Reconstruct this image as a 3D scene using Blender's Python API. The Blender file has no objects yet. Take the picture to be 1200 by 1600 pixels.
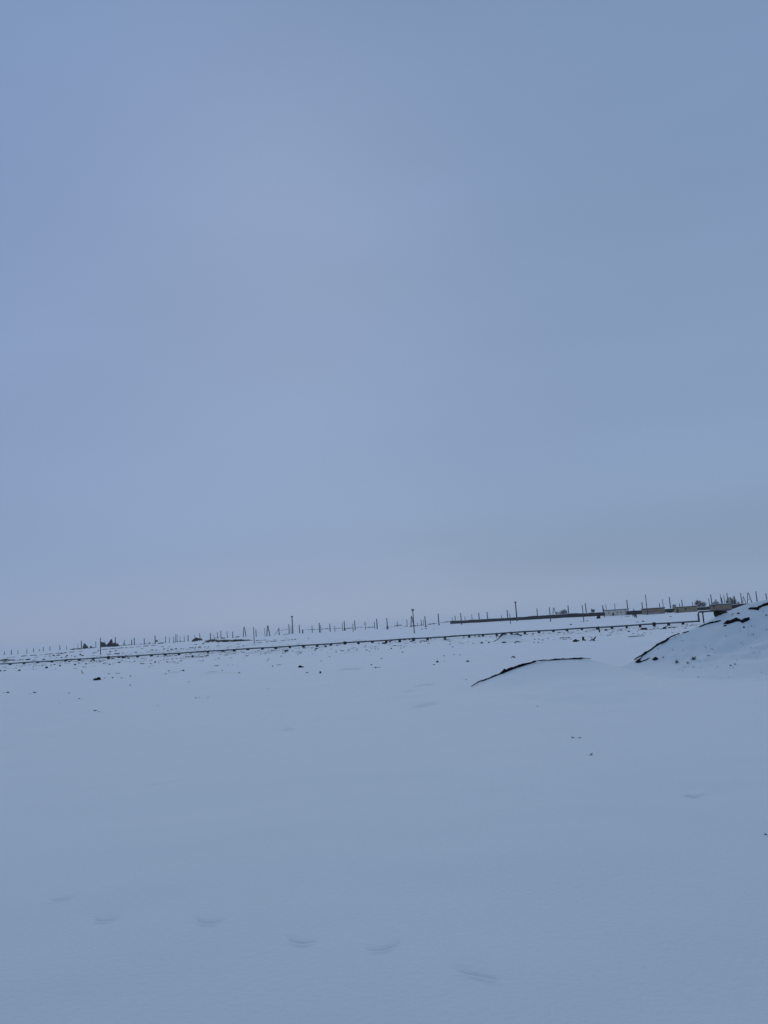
import bpy, bmesh, math, random
import numpy as np
from mathutils import Vector, Matrix, noise as mnoise

random.seed(7)
rng = np.random.default_rng(7)
SC = bpy.context.scene
COL = SC.collection

# ------------------------------------------------------------------ camera
FPX, CX, CY = 1200.0, 600.0, 800.0           # focal length in photo pixels, photo centre
ROLL, PITCH = math.atan(0.068), math.radians(8.24)
EYE = 1.6
cp, sp, cr, sr = math.cos(PITCH), math.sin(PITCH), math.cos(ROLL), math.sin(ROLL)
FWD = np.array([0, cp, sp])
U0 = np.array([0, -sp, cp])
R0 = np.array([1.0, 0, 0])
RGT = cr * R0 - sr * U0
UPV = sr * R0 + cr * U0
cam_d = bpy.data.cameras.new('camera')
cam_d.sensor_fit = 'VERTICAL'
cam_d.sensor_height = 36.0
cam_d.lens = 36.0 * FPX / 1600.0
cam_d.clip_start = 0.05
cam_d.clip_end = 20000
cam = bpy.data.objects.new('camera', cam_d)
COL.objects.link(cam)
B = -FWD
cam.matrix_world = Matrix(((RGT[0], UPV[0], B[0], 0), (RGT[1], UPV[1], B[1], 0),
                           (RGT[2], UPV[2], B[2], EYE), (0, 0, 0, 1)))
SC.camera = cam

# ------------------------------------------------------------------ light, sky, exposure
SUN_EL, SUN_AZ = math.radians(30), math.radians(-6)      # azimuth from +Y (ahead), to -X
SC.view_settings.view_transform = 'Standard'
SC.view_settings.look = 'None'
SC.view_settings.exposure = -1.0
SC.view_settings.gamma = 1.0
SC.cycles.volume_bounces = 2
SC.cycles.max_bounces = 8
SC.cycles.diffuse_bounces = 4
W = bpy.data.worlds.new('World')
SC.world = W
W.use_nodes = True
nt = W.node_tree
nt.nodes.clear()


def N(tree, kind, **kw):
    n = tree.nodes.new(kind)
    for k, v in kw.items():
        if hasattr(n, k):
            setattr(n, k, v)
        else:
            n.inputs[k].default_value = v
    return n


out = N(nt, 'ShaderNodeOutputWorld')
bg = N(nt, 'ShaderNodeBackground', Strength=0.1)
sky = N(nt, 'ShaderNodeTexSky')
sky.sky_type = 'NISHITA'
sky.sun_disc = False
sky.sun_elevation = SUN_EL
sky.sun_rotation = SUN_AZ
tc = N(nt, 'ShaderNodeTexCoord')
sep = N(nt, 'ShaderNodeSeparateXYZ')
nt.links.new(tc.outputs['Generated'], sep.inputs[0])
ramp = N(nt, 'ShaderNodeValToRGB')              # the overcast deck by elevation (0 horizon .. 1 zenith)
SKYC = [(0.0, (0.268, 0.360, 0.535)), (0.035, (0.262, 0.354, 0.540)), (0.10, (0.242, 0.336, 0.520)),
        (0.28, (0.240, 0.334, 0.530)), (0.50, (0.225, 0.322, 0.525)), (0.70, (0.205, 0.300, 0.495)),
        (1.0, (0.21, 0.29, 0.455))]
els = ramp.color_ramp.elements
els[0].position, els[0].color = SKYC[0][0], (*SKYC[0][1], 1)
els[1].position, els[1].color = SKYC[-1][0], (*SKYC[-1][1], 1)
for p_, c_ in SKYC[1:-1]:
    e = els.new(p_)
    e.color = (*c_, 1)
nt.links.new(sep.outputs['Z'], ramp.inputs[0])
mp = N(nt, 'ShaderNodeMapping')
mp.inputs['Scale'].default_value = (1.0, 1.0, 3.2)
nt.links.new(tc.outputs['Generated'], mp.inputs[0])
nz = N(nt, 'ShaderNodeTexNoise', Scale=1.7, Detail=4.0, Roughness=0.45)
nt.links.new(mp.outputs[0], nz.inputs['Vector'])
cl = N(nt, 'ShaderNodeMapRange')
cl.inputs['From Min'].default_value, cl.inputs['From Max'].default_value = 0.3, 0.7
cl.inputs['To Min'].default_value, cl.inputs['To Max'].default_value = 19.0, 21.0     # x20: strength 0.1, exposure -1
nt.links.new(nz.outputs['Fac'], cl.inputs['Value'])
tint = N(nt, 'ShaderNodeMapRange')              # a thinner, bluer deck to one side
tint.inputs['From Min'].default_value, tint.inputs['From Max'].default_value = -0.45, 0.42
tint.interpolation_type = 'SMOOTHSTEP'
nz2 = N(nt, 'ShaderNodeTexNoise', Scale=3.0, Detail=3.0, Roughness=0.5)
nt.links.new(mp.outputs[0], nz2.inputs['Vector'])
ad = N(nt, 'ShaderNodeMath', operation='MULTIPLY_ADD')
nt.links.new(nz2.outputs['Fac'], ad.inputs[0])
ad.inputs[1].default_value = 0.5
nt.links.new(sep.outputs['X'], ad.inputs[2])
sb = N(nt, 'ShaderNodeMath', operation='SUBTRACT')
nt.links.new(ad.outputs[0], sb.inputs[0])
sb.inputs[1].default_value = 0.25
nt.links.new(sb.outputs[0], tint.inputs['Value'])
tm = N(nt, 'ShaderNodeMix', data_type='RGBA')
tm.inputs['A'].default_value = (0.985, 0.988, 1.006, 1)
tm.inputs['B'].default_value = (0.962, 0.985, 0.955, 1)
nt.links.new(tint.outputs[0], tm.inputs['Factor'])
tv = N(nt, 'ShaderNodeVectorMath', operation='MULTIPLY')
nt.links.new(ramp.outputs[0], tv.inputs[0])
nt.links.new(tm.outputs['Result'], tv.inputs[1])
bz = N(nt, 'ShaderNodeValToRGB')               # a grey bank of cloud low on one side
bz.color_ramp.interpolation = 'EASE'
be = bz.color_ramp.elements
be[0].position, be[0].color = 0.015, (0, 0, 0, 1)
be[1].position, be[1].color = 0.15, (0, 0, 0, 1)
be.new(0.065).color = (1, 1, 1, 1)
nt.links.new(sep.outputs['Z'], bz.inputs[0])
bx_ = N(nt, 'ShaderNodeMapRange')
bx_.interpolation_type = 'SMOOTHSTEP'
bx_.inputs['From Min'].default_value, bx_.inputs['From Max'].default_value = -0.08, 0.30
bx_.inputs['To Min'].default_value, bx_.inputs['To Max'].default_value = 0.0, 0.085
nt.links.new(sb.outputs[0], bx_.inputs['Value'])
bm_ = N(nt, 'ShaderNodeMath', operation='MULTIPLY')
nt.links.new(bz.outputs[0], bm_.inputs[0])
nt.links.new(bx_.outputs[0], bm_.inputs[1])
b1 = N(nt, 'ShaderNodeMath', operation='SUBTRACT')
b1.inputs[0].default_value = 1.0
nt.links.new(bm_.outputs[0], b1.inputs[1])
b2 = N(nt, 'ShaderNodeMath', operation='MULTIPLY')
nt.links.new(b1.outputs[0], b2.inputs[0])
nt.links.new(cl.outputs[0], b2.inputs[1])
vm = N(nt, 'ShaderNodeVectorMath', operation='SCALE')
nt.links.new(tv.outputs[0], vm.inputs[0])
nt.links.new(b2.outputs[0], vm.inputs['Scale'])
mx = N(nt, 'ShaderNodeMix', data_type='RGBA')
mx.inputs['Factor'].default_value = 0.94
nt.links.new(sky.outputs[0], mx.inputs['A'])
nt.links.new(vm.outputs[0], mx.inputs['B'])
nt.links.new(mx.outputs['Result'], bg.inputs['Color'])
nt.links.new(bg.outputs[0], out.inputs['Surface'])

sun_d = bpy.data.lights.new('sun', 'SUN')
sun_d.energy = 1.0
sun_d.angle = math.radians(45)
sun_d.color = (1.0, 0.985, 0.965)
sun = bpy.data.objects.new('sun', sun_d)
COL.objects.link(sun)
sdir = Vector((math.sin(SUN_AZ) * math.cos(SUN_EL), math.cos(SUN_AZ) * math.cos(SUN_EL), math.sin(SUN_EL)))
sun.rotation_euler = sdir.to_track_quat('Z', 'Y').to_euler()


# ------------------------------------------------------------------ helpers: pixels, terrain
def horizon(px):
    return 1015 - 0.068 * px


def ray(px, py):
    d = FWD * FPX + (px - CX) * RGT + (CY - py) * UPV
    return d / np.linalg.norm(d)


def proj(p):
    q = np.array([p[0], p[1], p[2] - EYE])
    w = q @ FWD
    return CX + FPX * (q @ RGT) / w, CY - FPX * (q @ UPV) / w, w


def sstep(a, b, x):
    t = np.clip((np.asarray(x, float) - a) / (b - a), 0, 1)
    return t * t * (3 - 2 * t)


def vnoise(x, y, seed=0):
    x = np.asarray(x, float)
    y = np.asarray(y, float)
    xi, yi = np.floor(x).astype(np.int64), np.floor(y).astype(np.int64)
    fx, fy = x - xi, y - yi
    fx, fy = fx * fx * fx * (fx * (fx * 6 - 15) + 10), fy * fy * fy * (fy * (fy * 6 - 15) + 10)

    def h(a, b):
        n = (a * 374761393 + b * 668265263 + seed * 1442695041) & 0xFFFFFFFF
        n = ((n ^ (n >> 13)) * 1274126177) & 0xFFFFFFFF
        n = (n ^ (n >> 16)) & 0xFFFF
        return n / 32767.5 - 1.0
    a, b, c, d = h(xi, yi), h(xi + 1, yi), h(xi, yi + 1), h(xi + 1, yi + 1)
    return (a * (1 - fx) + b * fx) * (1 - fy) + (c * (1 - fx) + d * fx) * fy


def fbm(x, y, seed=0, octv=3, gain=0.5):
    s, a, t = 0, 1.0, 0
    for i in range(octv):
        s = s + a * vnoise(np.asarray(x) * 2 ** i + 13.7 * i, np.asarray(y) * 2 ** i - 7.1 * i, seed + i)
        t += a
        a *= gain
    return s / t


PLAIN = -1.5


def g0(x, y):                                   # the smooth lie of the land
    d = np.hypot(x, y)
    return PLAIN * sstep(6, 115, d)


def flat_hit(px, py, z):
    d = ray(px, py)
    t = (z - EYE) / d[2]
    return np.array([0, 0, EYE]) + d * t


PIPE_H = 0.37
PA = flat_hit(0, 1037.5, PLAIN + PIPE_H)
PB = flat_hit(1091, 970.6, PLAIN + PIPE_H)
PDIR = (PB - PA) / np.linalg.norm(PB - PA)
PNRM = np.array([-PDIR[1], PDIR[0], 0])         # points away from the camera


def pipe_off(x, y):                             # signed distance from the pipe line, + beyond it
    return (np.asarray(x) - PA[0]) * PNRM[0] + (np.asarray(y) - PA[1]) * PNRM[1]


def hit0(px, py, far=620.0):                    # pixel -> point on the smooth land
    d = ray(px, py)
    t = np.geomspace(1.5, 3000, 900)
    P = np.array([0, 0, EYE])[:, None] + d[:, None] * t
    below = np.nonzero(P[2] < g0(P[0], P[1]))[0]
    if len(below) == 0:
        h = d / math.hypot(d[0], d[1])
        return np.array([h[0] * far, h[1] * far, PLAIN])
    i = below[0]
    lo, hi = t[max(i - 1, 0)], t[i]
    for _ in range(40):
        m = (lo + hi) / 2
        p = np.array([0, 0, EYE]) + d * m
        if p[2] < g0(p[0], p[1]):
            hi = m
        else:
            lo = m
    p = np.array([0, 0, EYE]) + d * hi
    r = math.hypot(p[0], p[1])
    if r > far:
        p[:2] *= far / r
    return p


# local relief: old footprints, wind lips
FEET = [(93, 1409, .9, .55), (161, 1440, .8, 1.0), (322, 1445, .95, .8), (469, 1475, .85, 1.0),
        (600, 1485, .95, .8), (749, 1527, .95, .9)]
FEET = [(hit0(a, b), w, k, (0.6 if i == 5 else 0.0)) for i, (a, b, w, k) in enumerate(FEET)]
LIPS = [((634, 1085), (645, 1080), .042), ((640, 1077), (684, 1069), .03), ((634, 1107), (692, 1095), .032),
        ((441, 1143), (463, 1140), .022), ((1063, 1242), (1090, 1246), .013), ((205, 1232), (312, 1217), .006),
        ((515, 1026), (572, 1018), .09), ((430, 1029), (490, 1026), .07), ((500, 1008), (570, 1009), .08),
        ((395, 1024), (375, 1026), .09), ((316, 1052), (348, 1051), .08), ((270, 1053), (280, 1052), .10),
        ((900, 990), (934, 985), .12), ((700, 1004), (760, 1002), .08), ((620, 1010), (690, 1009), .08),
        ((445, 1013), (470, 1009), .10), ((168, 1053), (190, 1051), .06), ((520, 1048), (575, 1045), .05),
        ((380, 1051), (300, 1055), .05), ((1188, 1024), (1200, 1022), .02)]
LIPS = [(hit0(*a), hit0(*b), h) for a, b, h in LIPS]
HUMP = hit0(312, 1019.5)                       # drift that buries one stretch of the pipe


def gz(x, y):
    x = np.asarray(x, float)
    y = np.asarray(y, float)
    d = np.hypot(x, y)
    z = g0(x, y)
    po = pipe_off(x, y)
    z = z + 0.05 * fbm(x / 3.1, y / 1.7, 3, 3) * sstep(5, 16, d) * (1 - sstep(60, 110, d))
    z = z + 0.025 * fbm(x / 2.4, y / 1.5, 7, 2) * sstep(2, 6, d) * (1 - sstep(14, 34, d))
    z = z + 0.012 * fbm(x / 1.3, y / 0.9, 5, 2) * (1 - sstep(10, 30, d))
    z = z + 0.11 * fbm(x / 12, y / 6, 9, 3) * sstep(18, 50, d)
    z = z + 0.20 * np.maximum(0, fbm(x / 6, y / 2.6, 41, 4)) ** 1.3 * sstep(28, 55, d) * (1 - sstep(150, 200, d))
    strip = np.exp(-((po + 13) / 14.0) ** 2) * (1 - np.exp(-(po / 2.2) ** 2))
    rough = fbm(x / 3.2, y / 2.4, 11, 4, .6)
    z = z + strip * (0.26 * rough + 0.24 * np.maximum(0, fbm(x / 2.0, y / 1.6, 17, 2)) ** 1.5)
    back = sstep(3, 10, po) * (1 - sstep(60, 120, po)) * (1 - sstep(-25, 5, x))
    z = z + back * 0.20 * fbm(x / 5, y / 4, 23, 3)
    z = z + 0.22 * fbm(x / 60, y / 40, 29, 3) * sstep(170, 330, d)
    z = z + 0.75 * np.exp(-((x - HUMP[0]) / 1.9) ** 2 - ((y - HUMP[1] + .6) / 1.6) ** 2)
    m = d < 7
    if np.any(m):
        xm, ym = x[m] if x.ndim else x, y[m] if y.ndim else y
        add = 0
        for c, w, k, rot in FEET:
            u, v = xm - c[0], ym - c[1]
            v = v + rot * u - 7.0 * (u - .03 * math.sin(c[0] * 9)) ** 2 * (1 if rot == 0 else .12)
            a = 0.085 * w
            across = np.exp(-(np.abs(u) / a) ** 3)
            prof = sstep(-0.008, 0.010, v) * np.exp(-np.maximum(v - .012, 0) / 0.028) + 0.12 * sstep(-0.01, .05, v) * (1 - sstep(.08, .3, v))
            rim = 0.006 * np.exp(-((v + 0.018) / 0.02) ** 2)
            add = add + across * (-0.024 * k * prof + rim * k)
        if x.ndim:
            z = z.copy()
            z[m] += add
        else:
            z = z + add
    for a, b, h in LIPS:
        ab = b[:2] - a[:2]
        L = np.hypot(*ab)
        u, n = ab / L, np.array([-ab[1], ab[0]]) / L
        if n[1] < 0:
            n = -n
        s = (x - a[0]) * u[0] + (y - a[1]) * u[1]
        v = (x - a[0]) * n[0] + (y - a[1]) * n[1]
        sc = h / 0.03
        taper = np.clip(np.minimum(s, L - s) / (0.3 * L), 0, 1)
        z = z + 1.5 * h * taper * sstep(-0.07 * sc - .015, 0.0, v) * np.exp(-np.maximum(v, 0) / (0.35 * sc))
    return z


def gz1(x, y):
    return float(gz(np.array([x]), np.array([y]))[0])


# ------------------------------------------------------------------ materials
def mat(name, col, rough=0.9, spec=0.3, vary=0.25, scale=4.0, bump=0.0, bump_scale=30.0, bump_dist=0.01, detail=4.0, col2=None):
    m = bpy.data.materials.new(name)
    m.use_nodes = True
    t = m.node_tree
    bs = t.nodes['Principled BSDF']
    bs.inputs['Roughness'].default_value = rough
    bs.inputs['Specular IOR Level'].default_value = spec
    c = N(t, 'ShaderNodeTexCoord')
    n = N(t, 'ShaderNodeTexNoise', Scale=scale, Detail=detail, Roughness=0.6)
    t.links.new(c.outputs['Object'], n.inputs['Vector'])
    r = N(t, 'ShaderNodeValToRGB')
    lo = tuple(v * (1 - vary) for v in col)
    hi = tuple(min(1, v * (1 + vary)) for v in col) if col2 is None else col2
    r.color_ramp.elements[0].position, r.color_ramp.elements[1].position = 0.3, 0.7
    r.color_ramp.elements[0].color, r.color_ramp.elements[1].color = (*lo, 1), (*hi, 1)
    t.links.new(n.outputs['Fac'], r.inputs[0])
    t.links.new(r.outputs[0], bs.inputs['Base Color'])
    if bump:
        b = N(t, 'ShaderNodeBump', Strength=bump, Distance=bump_dist)
        n2 = N(t, 'ShaderNodeTexNoise', Scale=bump_scale, Detail=5.0, Roughness=0.65)
        t.links.new(c.outputs['Object'], n2.inputs['Vector'])
        t.links.new(n2.outputs['Fac'], b.inputs['Height'])
        t.links.new(b.outputs[0], bs.inputs['Normal'])
    return m


M = {}
M['snow'] = mat('snow', (0.650, 0.732, 0.745), 0.78, 1.0, 0.015, 0.35, 0.4, 26.0, 0.012)
_b = M['snow'].node_tree.nodes['Principled BSDF']
_b.inputs['Sheen Weight'].default_value = 1.0
_b.inputs['Sheen Roughness'].default_value = 0.35
M['soil'] = mat('soil', (0.013, 0.011, 0.011), 0.95, 0.1, 0.5, 9.0, 0.8, 40.0, 0.02)
M['brown_soil'] = mat('brown_soil', (0.045, 0.032, 0.024), 0.95, 0.1, 0.5, 9.0, 0.8, 40.0, 0.02)
M['pole'] = mat('weathered_concrete', (0.075, 0.078, 0.085), 0.9, 0.2, 0.3, 2.0)
M['dark_wood'] = mat('dark_wood', (0.035, 0.031, 0.030), 0.9, 0.2, 0.35, 6.0)
M['steel'] = mat('painted_steel', (0.060, 0.068, 0.085), 0.6, 0.4, 0.25, 1.5)
M['block'] = mat('support_concrete', (0.030, 0.030, 0.033), 0.95, 0.1, 0.3, 3.0)
M['adobe'] = mat('adobe_wall', (0.034, 0.034, 0.032), 0.95, 0.1, 0.35, 0.7)
M['twig'] = mat('twigs', (0.085, 0.075, 0.07), 0.9, 0.1, 0.3, 1.0)
M['evergreen'] = mat('evergreen', (0.022, 0.030, 0.030), 0.9, 0.1, 0.4, 0.8)
M['dry_brush'] = mat('dry_brush', (0.052, 0.050, 0.040), 0.95, 0.1, 0.4, 0.7)
M['dry_plant'] = mat('dry_plant', (0.20, 0.185, 0.165), 0.95, 0.1, 0.3, 20.0)
M['dark_opening'] = mat('dark_opening', (0.022, 0.022, 0.024), 0.6, 0.4, 0.2, 2.0)
M['roof'] = mat('roof_felt', (0.07, 0.066, 0.062), 0.9, 0.1, 0.3, 1.0)


def brick_mat(name, c1, c2, mortar, scale=1.0):
    m = bpy.data.materials.new(name)
    m.use_nodes = True
    t = m.node_tree
    bs = t.nodes['Principled BSDF']
    bs.inputs['Roughness'].default_value = 0.95
    c = N(t, 'ShaderNodeTexCoord')
    mp_ = N(t, 'ShaderNodeMapping')
    mp_.inputs['Rotation'].default_value = (math.radians(90), 0, 0)
    t.links.new(c.outputs['Object'], mp_.inputs[0])
    b = N(t, 'ShaderNodeTexBrick', Scale=scale)
    b.inputs['Color1'].default_value = (*c1, 1)
    b.inputs['Color2'].default_value = (*c2, 1)
    b.inputs['Mortar'].default_value = (*mortar, 1)
    b.inputs['Mortar Size'].default_value = 0.012
    t.links.new(mp_.outputs[0], b.inputs['Vector'])
    n = N(t, 'ShaderNodeTexNoise', Scale=0.9, Detail=5.0)
    t.links.new(c.outputs['Object'], n.inputs['Vector'])
    r = N(t, 'ShaderNodeMapRange')
    r.inputs['To Min'].default_value, r.inputs['To Max'].default_value = 0.65, 1.3
    t.links.new(n.outputs['Fac'], r.inputs['Value'])
    v = N(t, 'ShaderNodeVectorMath', operation='SCALE')
    t.links.new(b.outputs['Color'], v.inputs[0])
    t.links.new(r.outputs[0], v.inputs['Scale'])
    t.links.new(v.outputs[0], bs.inputs['Base Color'])
    return m


M['pale_block'] = brick_mat('pale_blockwork', (0.74, 0.69, 0.57), (0.66, 0.61, 0.52), (0.55, 0.52, 0.46), 1.2)
M['brown_brick'] = brick_mat('brown_brick', (0.34, 0.235, 0.155), (0.29, 0.20, 0.14), (0.20, 0.17, 0.14), 2.0)
M['tan_brick'] = brick_mat('tan_brick', (0.38, 0.30, 0.20), (0.32, 0.255, 0.17), (0.20, 0.18, 0.14), 2.0)
M['plinth'] = mat('pink_plaster', (0.36, 0.33, 0.34), 0.95, 0.1, 0.15, 1.0)


# ------------------------------------------------------------------ object helpers
def mesh_obj(name, verts, faces, m, parent=None, smooth=False, loc=(0, 0, 0)):
    me = bpy.data.meshes.new(name)
    me.from_pydata([tuple(map(float, v)) for v in verts], [], [tuple(map(int, f)) for f in faces])
    me.materials.append(m)
    if smooth:
        me.polygons.foreach_set('use_smooth', [True] * len(me.polygons))
    me.update()
    o = bpy.data.objects.new(name, me)
    COL.objects.link(o)
    o.location = loc
    if parent:
        o.parent = parent
    return o


def empty(name, loc):
    o = bpy.data.objects.new(name, None)
    COL.objects.link(o)
    o.location = loc
    o.empty_display_size = 0.3
    return o


def tag(o, label=None, cat=None, group=None, kind=None):
    if label:
        o['label'] = label
    if cat:
        o['category'] = cat
    if group:
        o['group'] = group
    if kind:
        o['kind'] = kind
    return o


class MB:
    def __init__(s):
        s.v, s.f = [], []

    def add(s, v, f):
        k = len(s.v)
        s.v += [tuple(p) for p in v]
        s.f += [tuple(i + k for i in q) for q in f]

    def tube(s, pts, rads, n=8, cap=True):
        pts = [Vector(p) for p in pts]
        k = len(s.v)
        up = Vector((0, 0, 1))
        for i, p in enumerate(pts):
            a = pts[max(i - 1, 0)]
            b = pts[min(i + 1, len(pts) - 1)]
            t = (b - a).normalized()
            ref = up if abs(t.z) < 0.9 else Vector((1, 0, 0))
            e1 = t.cross(ref).normalized()
            e2 = e1.cross(t).normalized()
            r = rads[i] if hasattr(rads, '__len__') else rads
            for j in range(n):
                w = 2 * math.pi * j / n
                s.v.append(tuple(p + e1 * math.cos(w) * r + e2 * math.sin(w) * r))
        for i in range(len(pts) - 1):
            for j in range(n):
                a, b = k + i * n + j, k + i * n + (j + 1) % n
                s.f.append((a, b, b + n, a + n))
        if cap:
            s.f.append(tuple(k + j for j in range(n))[::-1])
            s.f.append(tuple(k + (len(pts) - 1) * n + j for j in range(n)))

    def box(s, c, size, rot=0.0, bev=0.0):
        x, y, z = (v / 2 for v in size)
        b = min(bev, x * .45, y * .45, z * .45)
        ring = lambda zz, ins: [(-x + ins + (b - ins if 0 else 0), -y + ins, zz), (x - ins, -y + ins, zz), (x - ins, y - ins, zz), (-x + ins, y - ins, zz)]
        lv = [(-z, b), (-z + b, 0), (z - b, 0), (z, b)] if b else [(-z, 0), (z, 0)]
        V = []
        for zz, ins in lv:
            V += ring(zz, ins)
        F = [(3, 2, 1, 0)]
        for i in range(len(lv) - 1):
            for j in range(4):
                F.append((i * 4 + j, i * 4 + (j + 1) % 4, (i + 1) * 4 + (j + 1) % 4, (i + 1) * 4 + j))
        t = (len(lv) - 1) * 4
        F.append((t, t + 1, t + 2, t + 3))
        ca, sa = math.cos(rot), math.sin(rot)
        V = [(c[0] + p[0] * ca - p[1] * sa, c[1] + p[0] * sa + p[1] * ca, c[2] + p[2]) for p in V]
        s.add(V, F)

    def build(s, name, m, parent=None, smooth=False, loc=(0, 0, 0)):
        return mesh_obj(name, s.v, s.f, m, parent, smooth, loc)


ORD = ['first', 'second', 'third', 'fourth', 'fifth', 'sixth', 'seventh', 'eighth', 'ninth', 'tenth', 'eleventh',
       'twelfth', 'thirteenth', 'fourteenth', 'fifteenth', 'sixteenth']
LAND = [(-50, 'the snow field edge far from the mound'), (128, 'the small black bush'), (158, 'the big black thicket'),
        (243, 'the pole with a dark bundle'), (300, 'the round brown hedge'), (381, 'the first A-shaped pole'),
        (456.5, 'the tall knob-topped pole'), (538, 'the thick-footed pole'), (605, 'the fork-footed pole'),
        (647.5, 'the tall T-topped pole'), (704, "the long dark wall's end"), (806, 'the tall crossbar pole'),
        (880, 'the rounded grey bush'), (935, 'the dark heap by the wall'), (947, 'the pale shed'), (1003, 'the brown brick shed'),
        (1054, 'the tan brick shed'), (1092, 'the pipe riser'), (1110, 'the brick shed behind the mound'),
        (1137, 'the bare trees behind the mound')]


def landmark(px):
    s = LAND[0][1]
    for x, n in LAND:
        if px >= x:
            s = n
    return s


USED = {}


def nth(key):
    USED[key] = USED.get(key, 0) + 1
    return ORD[min(USED[key] - 1, len(ORD) - 1)]


# ------------------------------------------------------------------ ground sheet
def build_ground():
    fine = np.radians(np.linspace(-33, 34, 760))
    coarse = np.radians(np.linspace(34, 327, 74))[1:-1]
    az = np.concatenate([fine, coarse])
    rows = []
    for py in list(np.arange(2400, 1625, -8.0)) + list(np.arange(1625, 1090, -1.1)):   # about one ring to a picture row close by
        dep = math.atan((py - 800) / FPX) - PITCH
        if dep > 0.02:
            rows.append(1.6 / math.tan(dep))
    r = rows[-1]
    while r < 6000:
        r *= 1.0 + (0.0042 if r < 40 else 0.006 if r < 170 else 0.014 if r < 700 else 0.05)
        rows.append(r)
    R = np.array([0.02] + rows)
    A, RR = np.meshgrid(az, R)
    X, Y = np.sin(A) * RR, np.cos(A) * RR
    Z = gz(X.ravel(), Y.ravel())
    nv, na = X.size, len(az)
    co = np.stack([X.ravel(), Y.ravel(), Z], 1)
    i, j = np.meshgrid(np.arange(len(R) - 1), np.arange(na), indexing='ij')
    j2 = (j + 1) % na
    q = np.stack([i * na + j, (i + 1) * na + j, (i + 1) * na + j2, i * na + j2], -1).reshape(-1, 4)[:, ::-1]
    me = bpy.data.meshes.new('snow_ground')
    me.vertices.add(nv)
    me.vertices.foreach_set('co', co.ravel())
    me.loops.add(q.size)
    me.loops.foreach_set('vertex_index', q.ravel().astype(np.int32))
    me.polygons.add(len(q))
    me.polygons.foreach_set('loop_start', np.arange(0, q.size, 4, dtype=np.int32))
    me.polygons.foreach_set('use_smooth', np.ones(len(q), bool))
    me.materials.append(M['snow'])
    me.update(calc_edges=True)
    me.validate()
    o = bpy.data.objects.new('snow_ground', me)
    COL.objects.link(o)
    tag(o, kind='structure')


build_ground()

# ------------------------------------------------------------------ snow covered heaps of earth
MOUNDS = []


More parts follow.
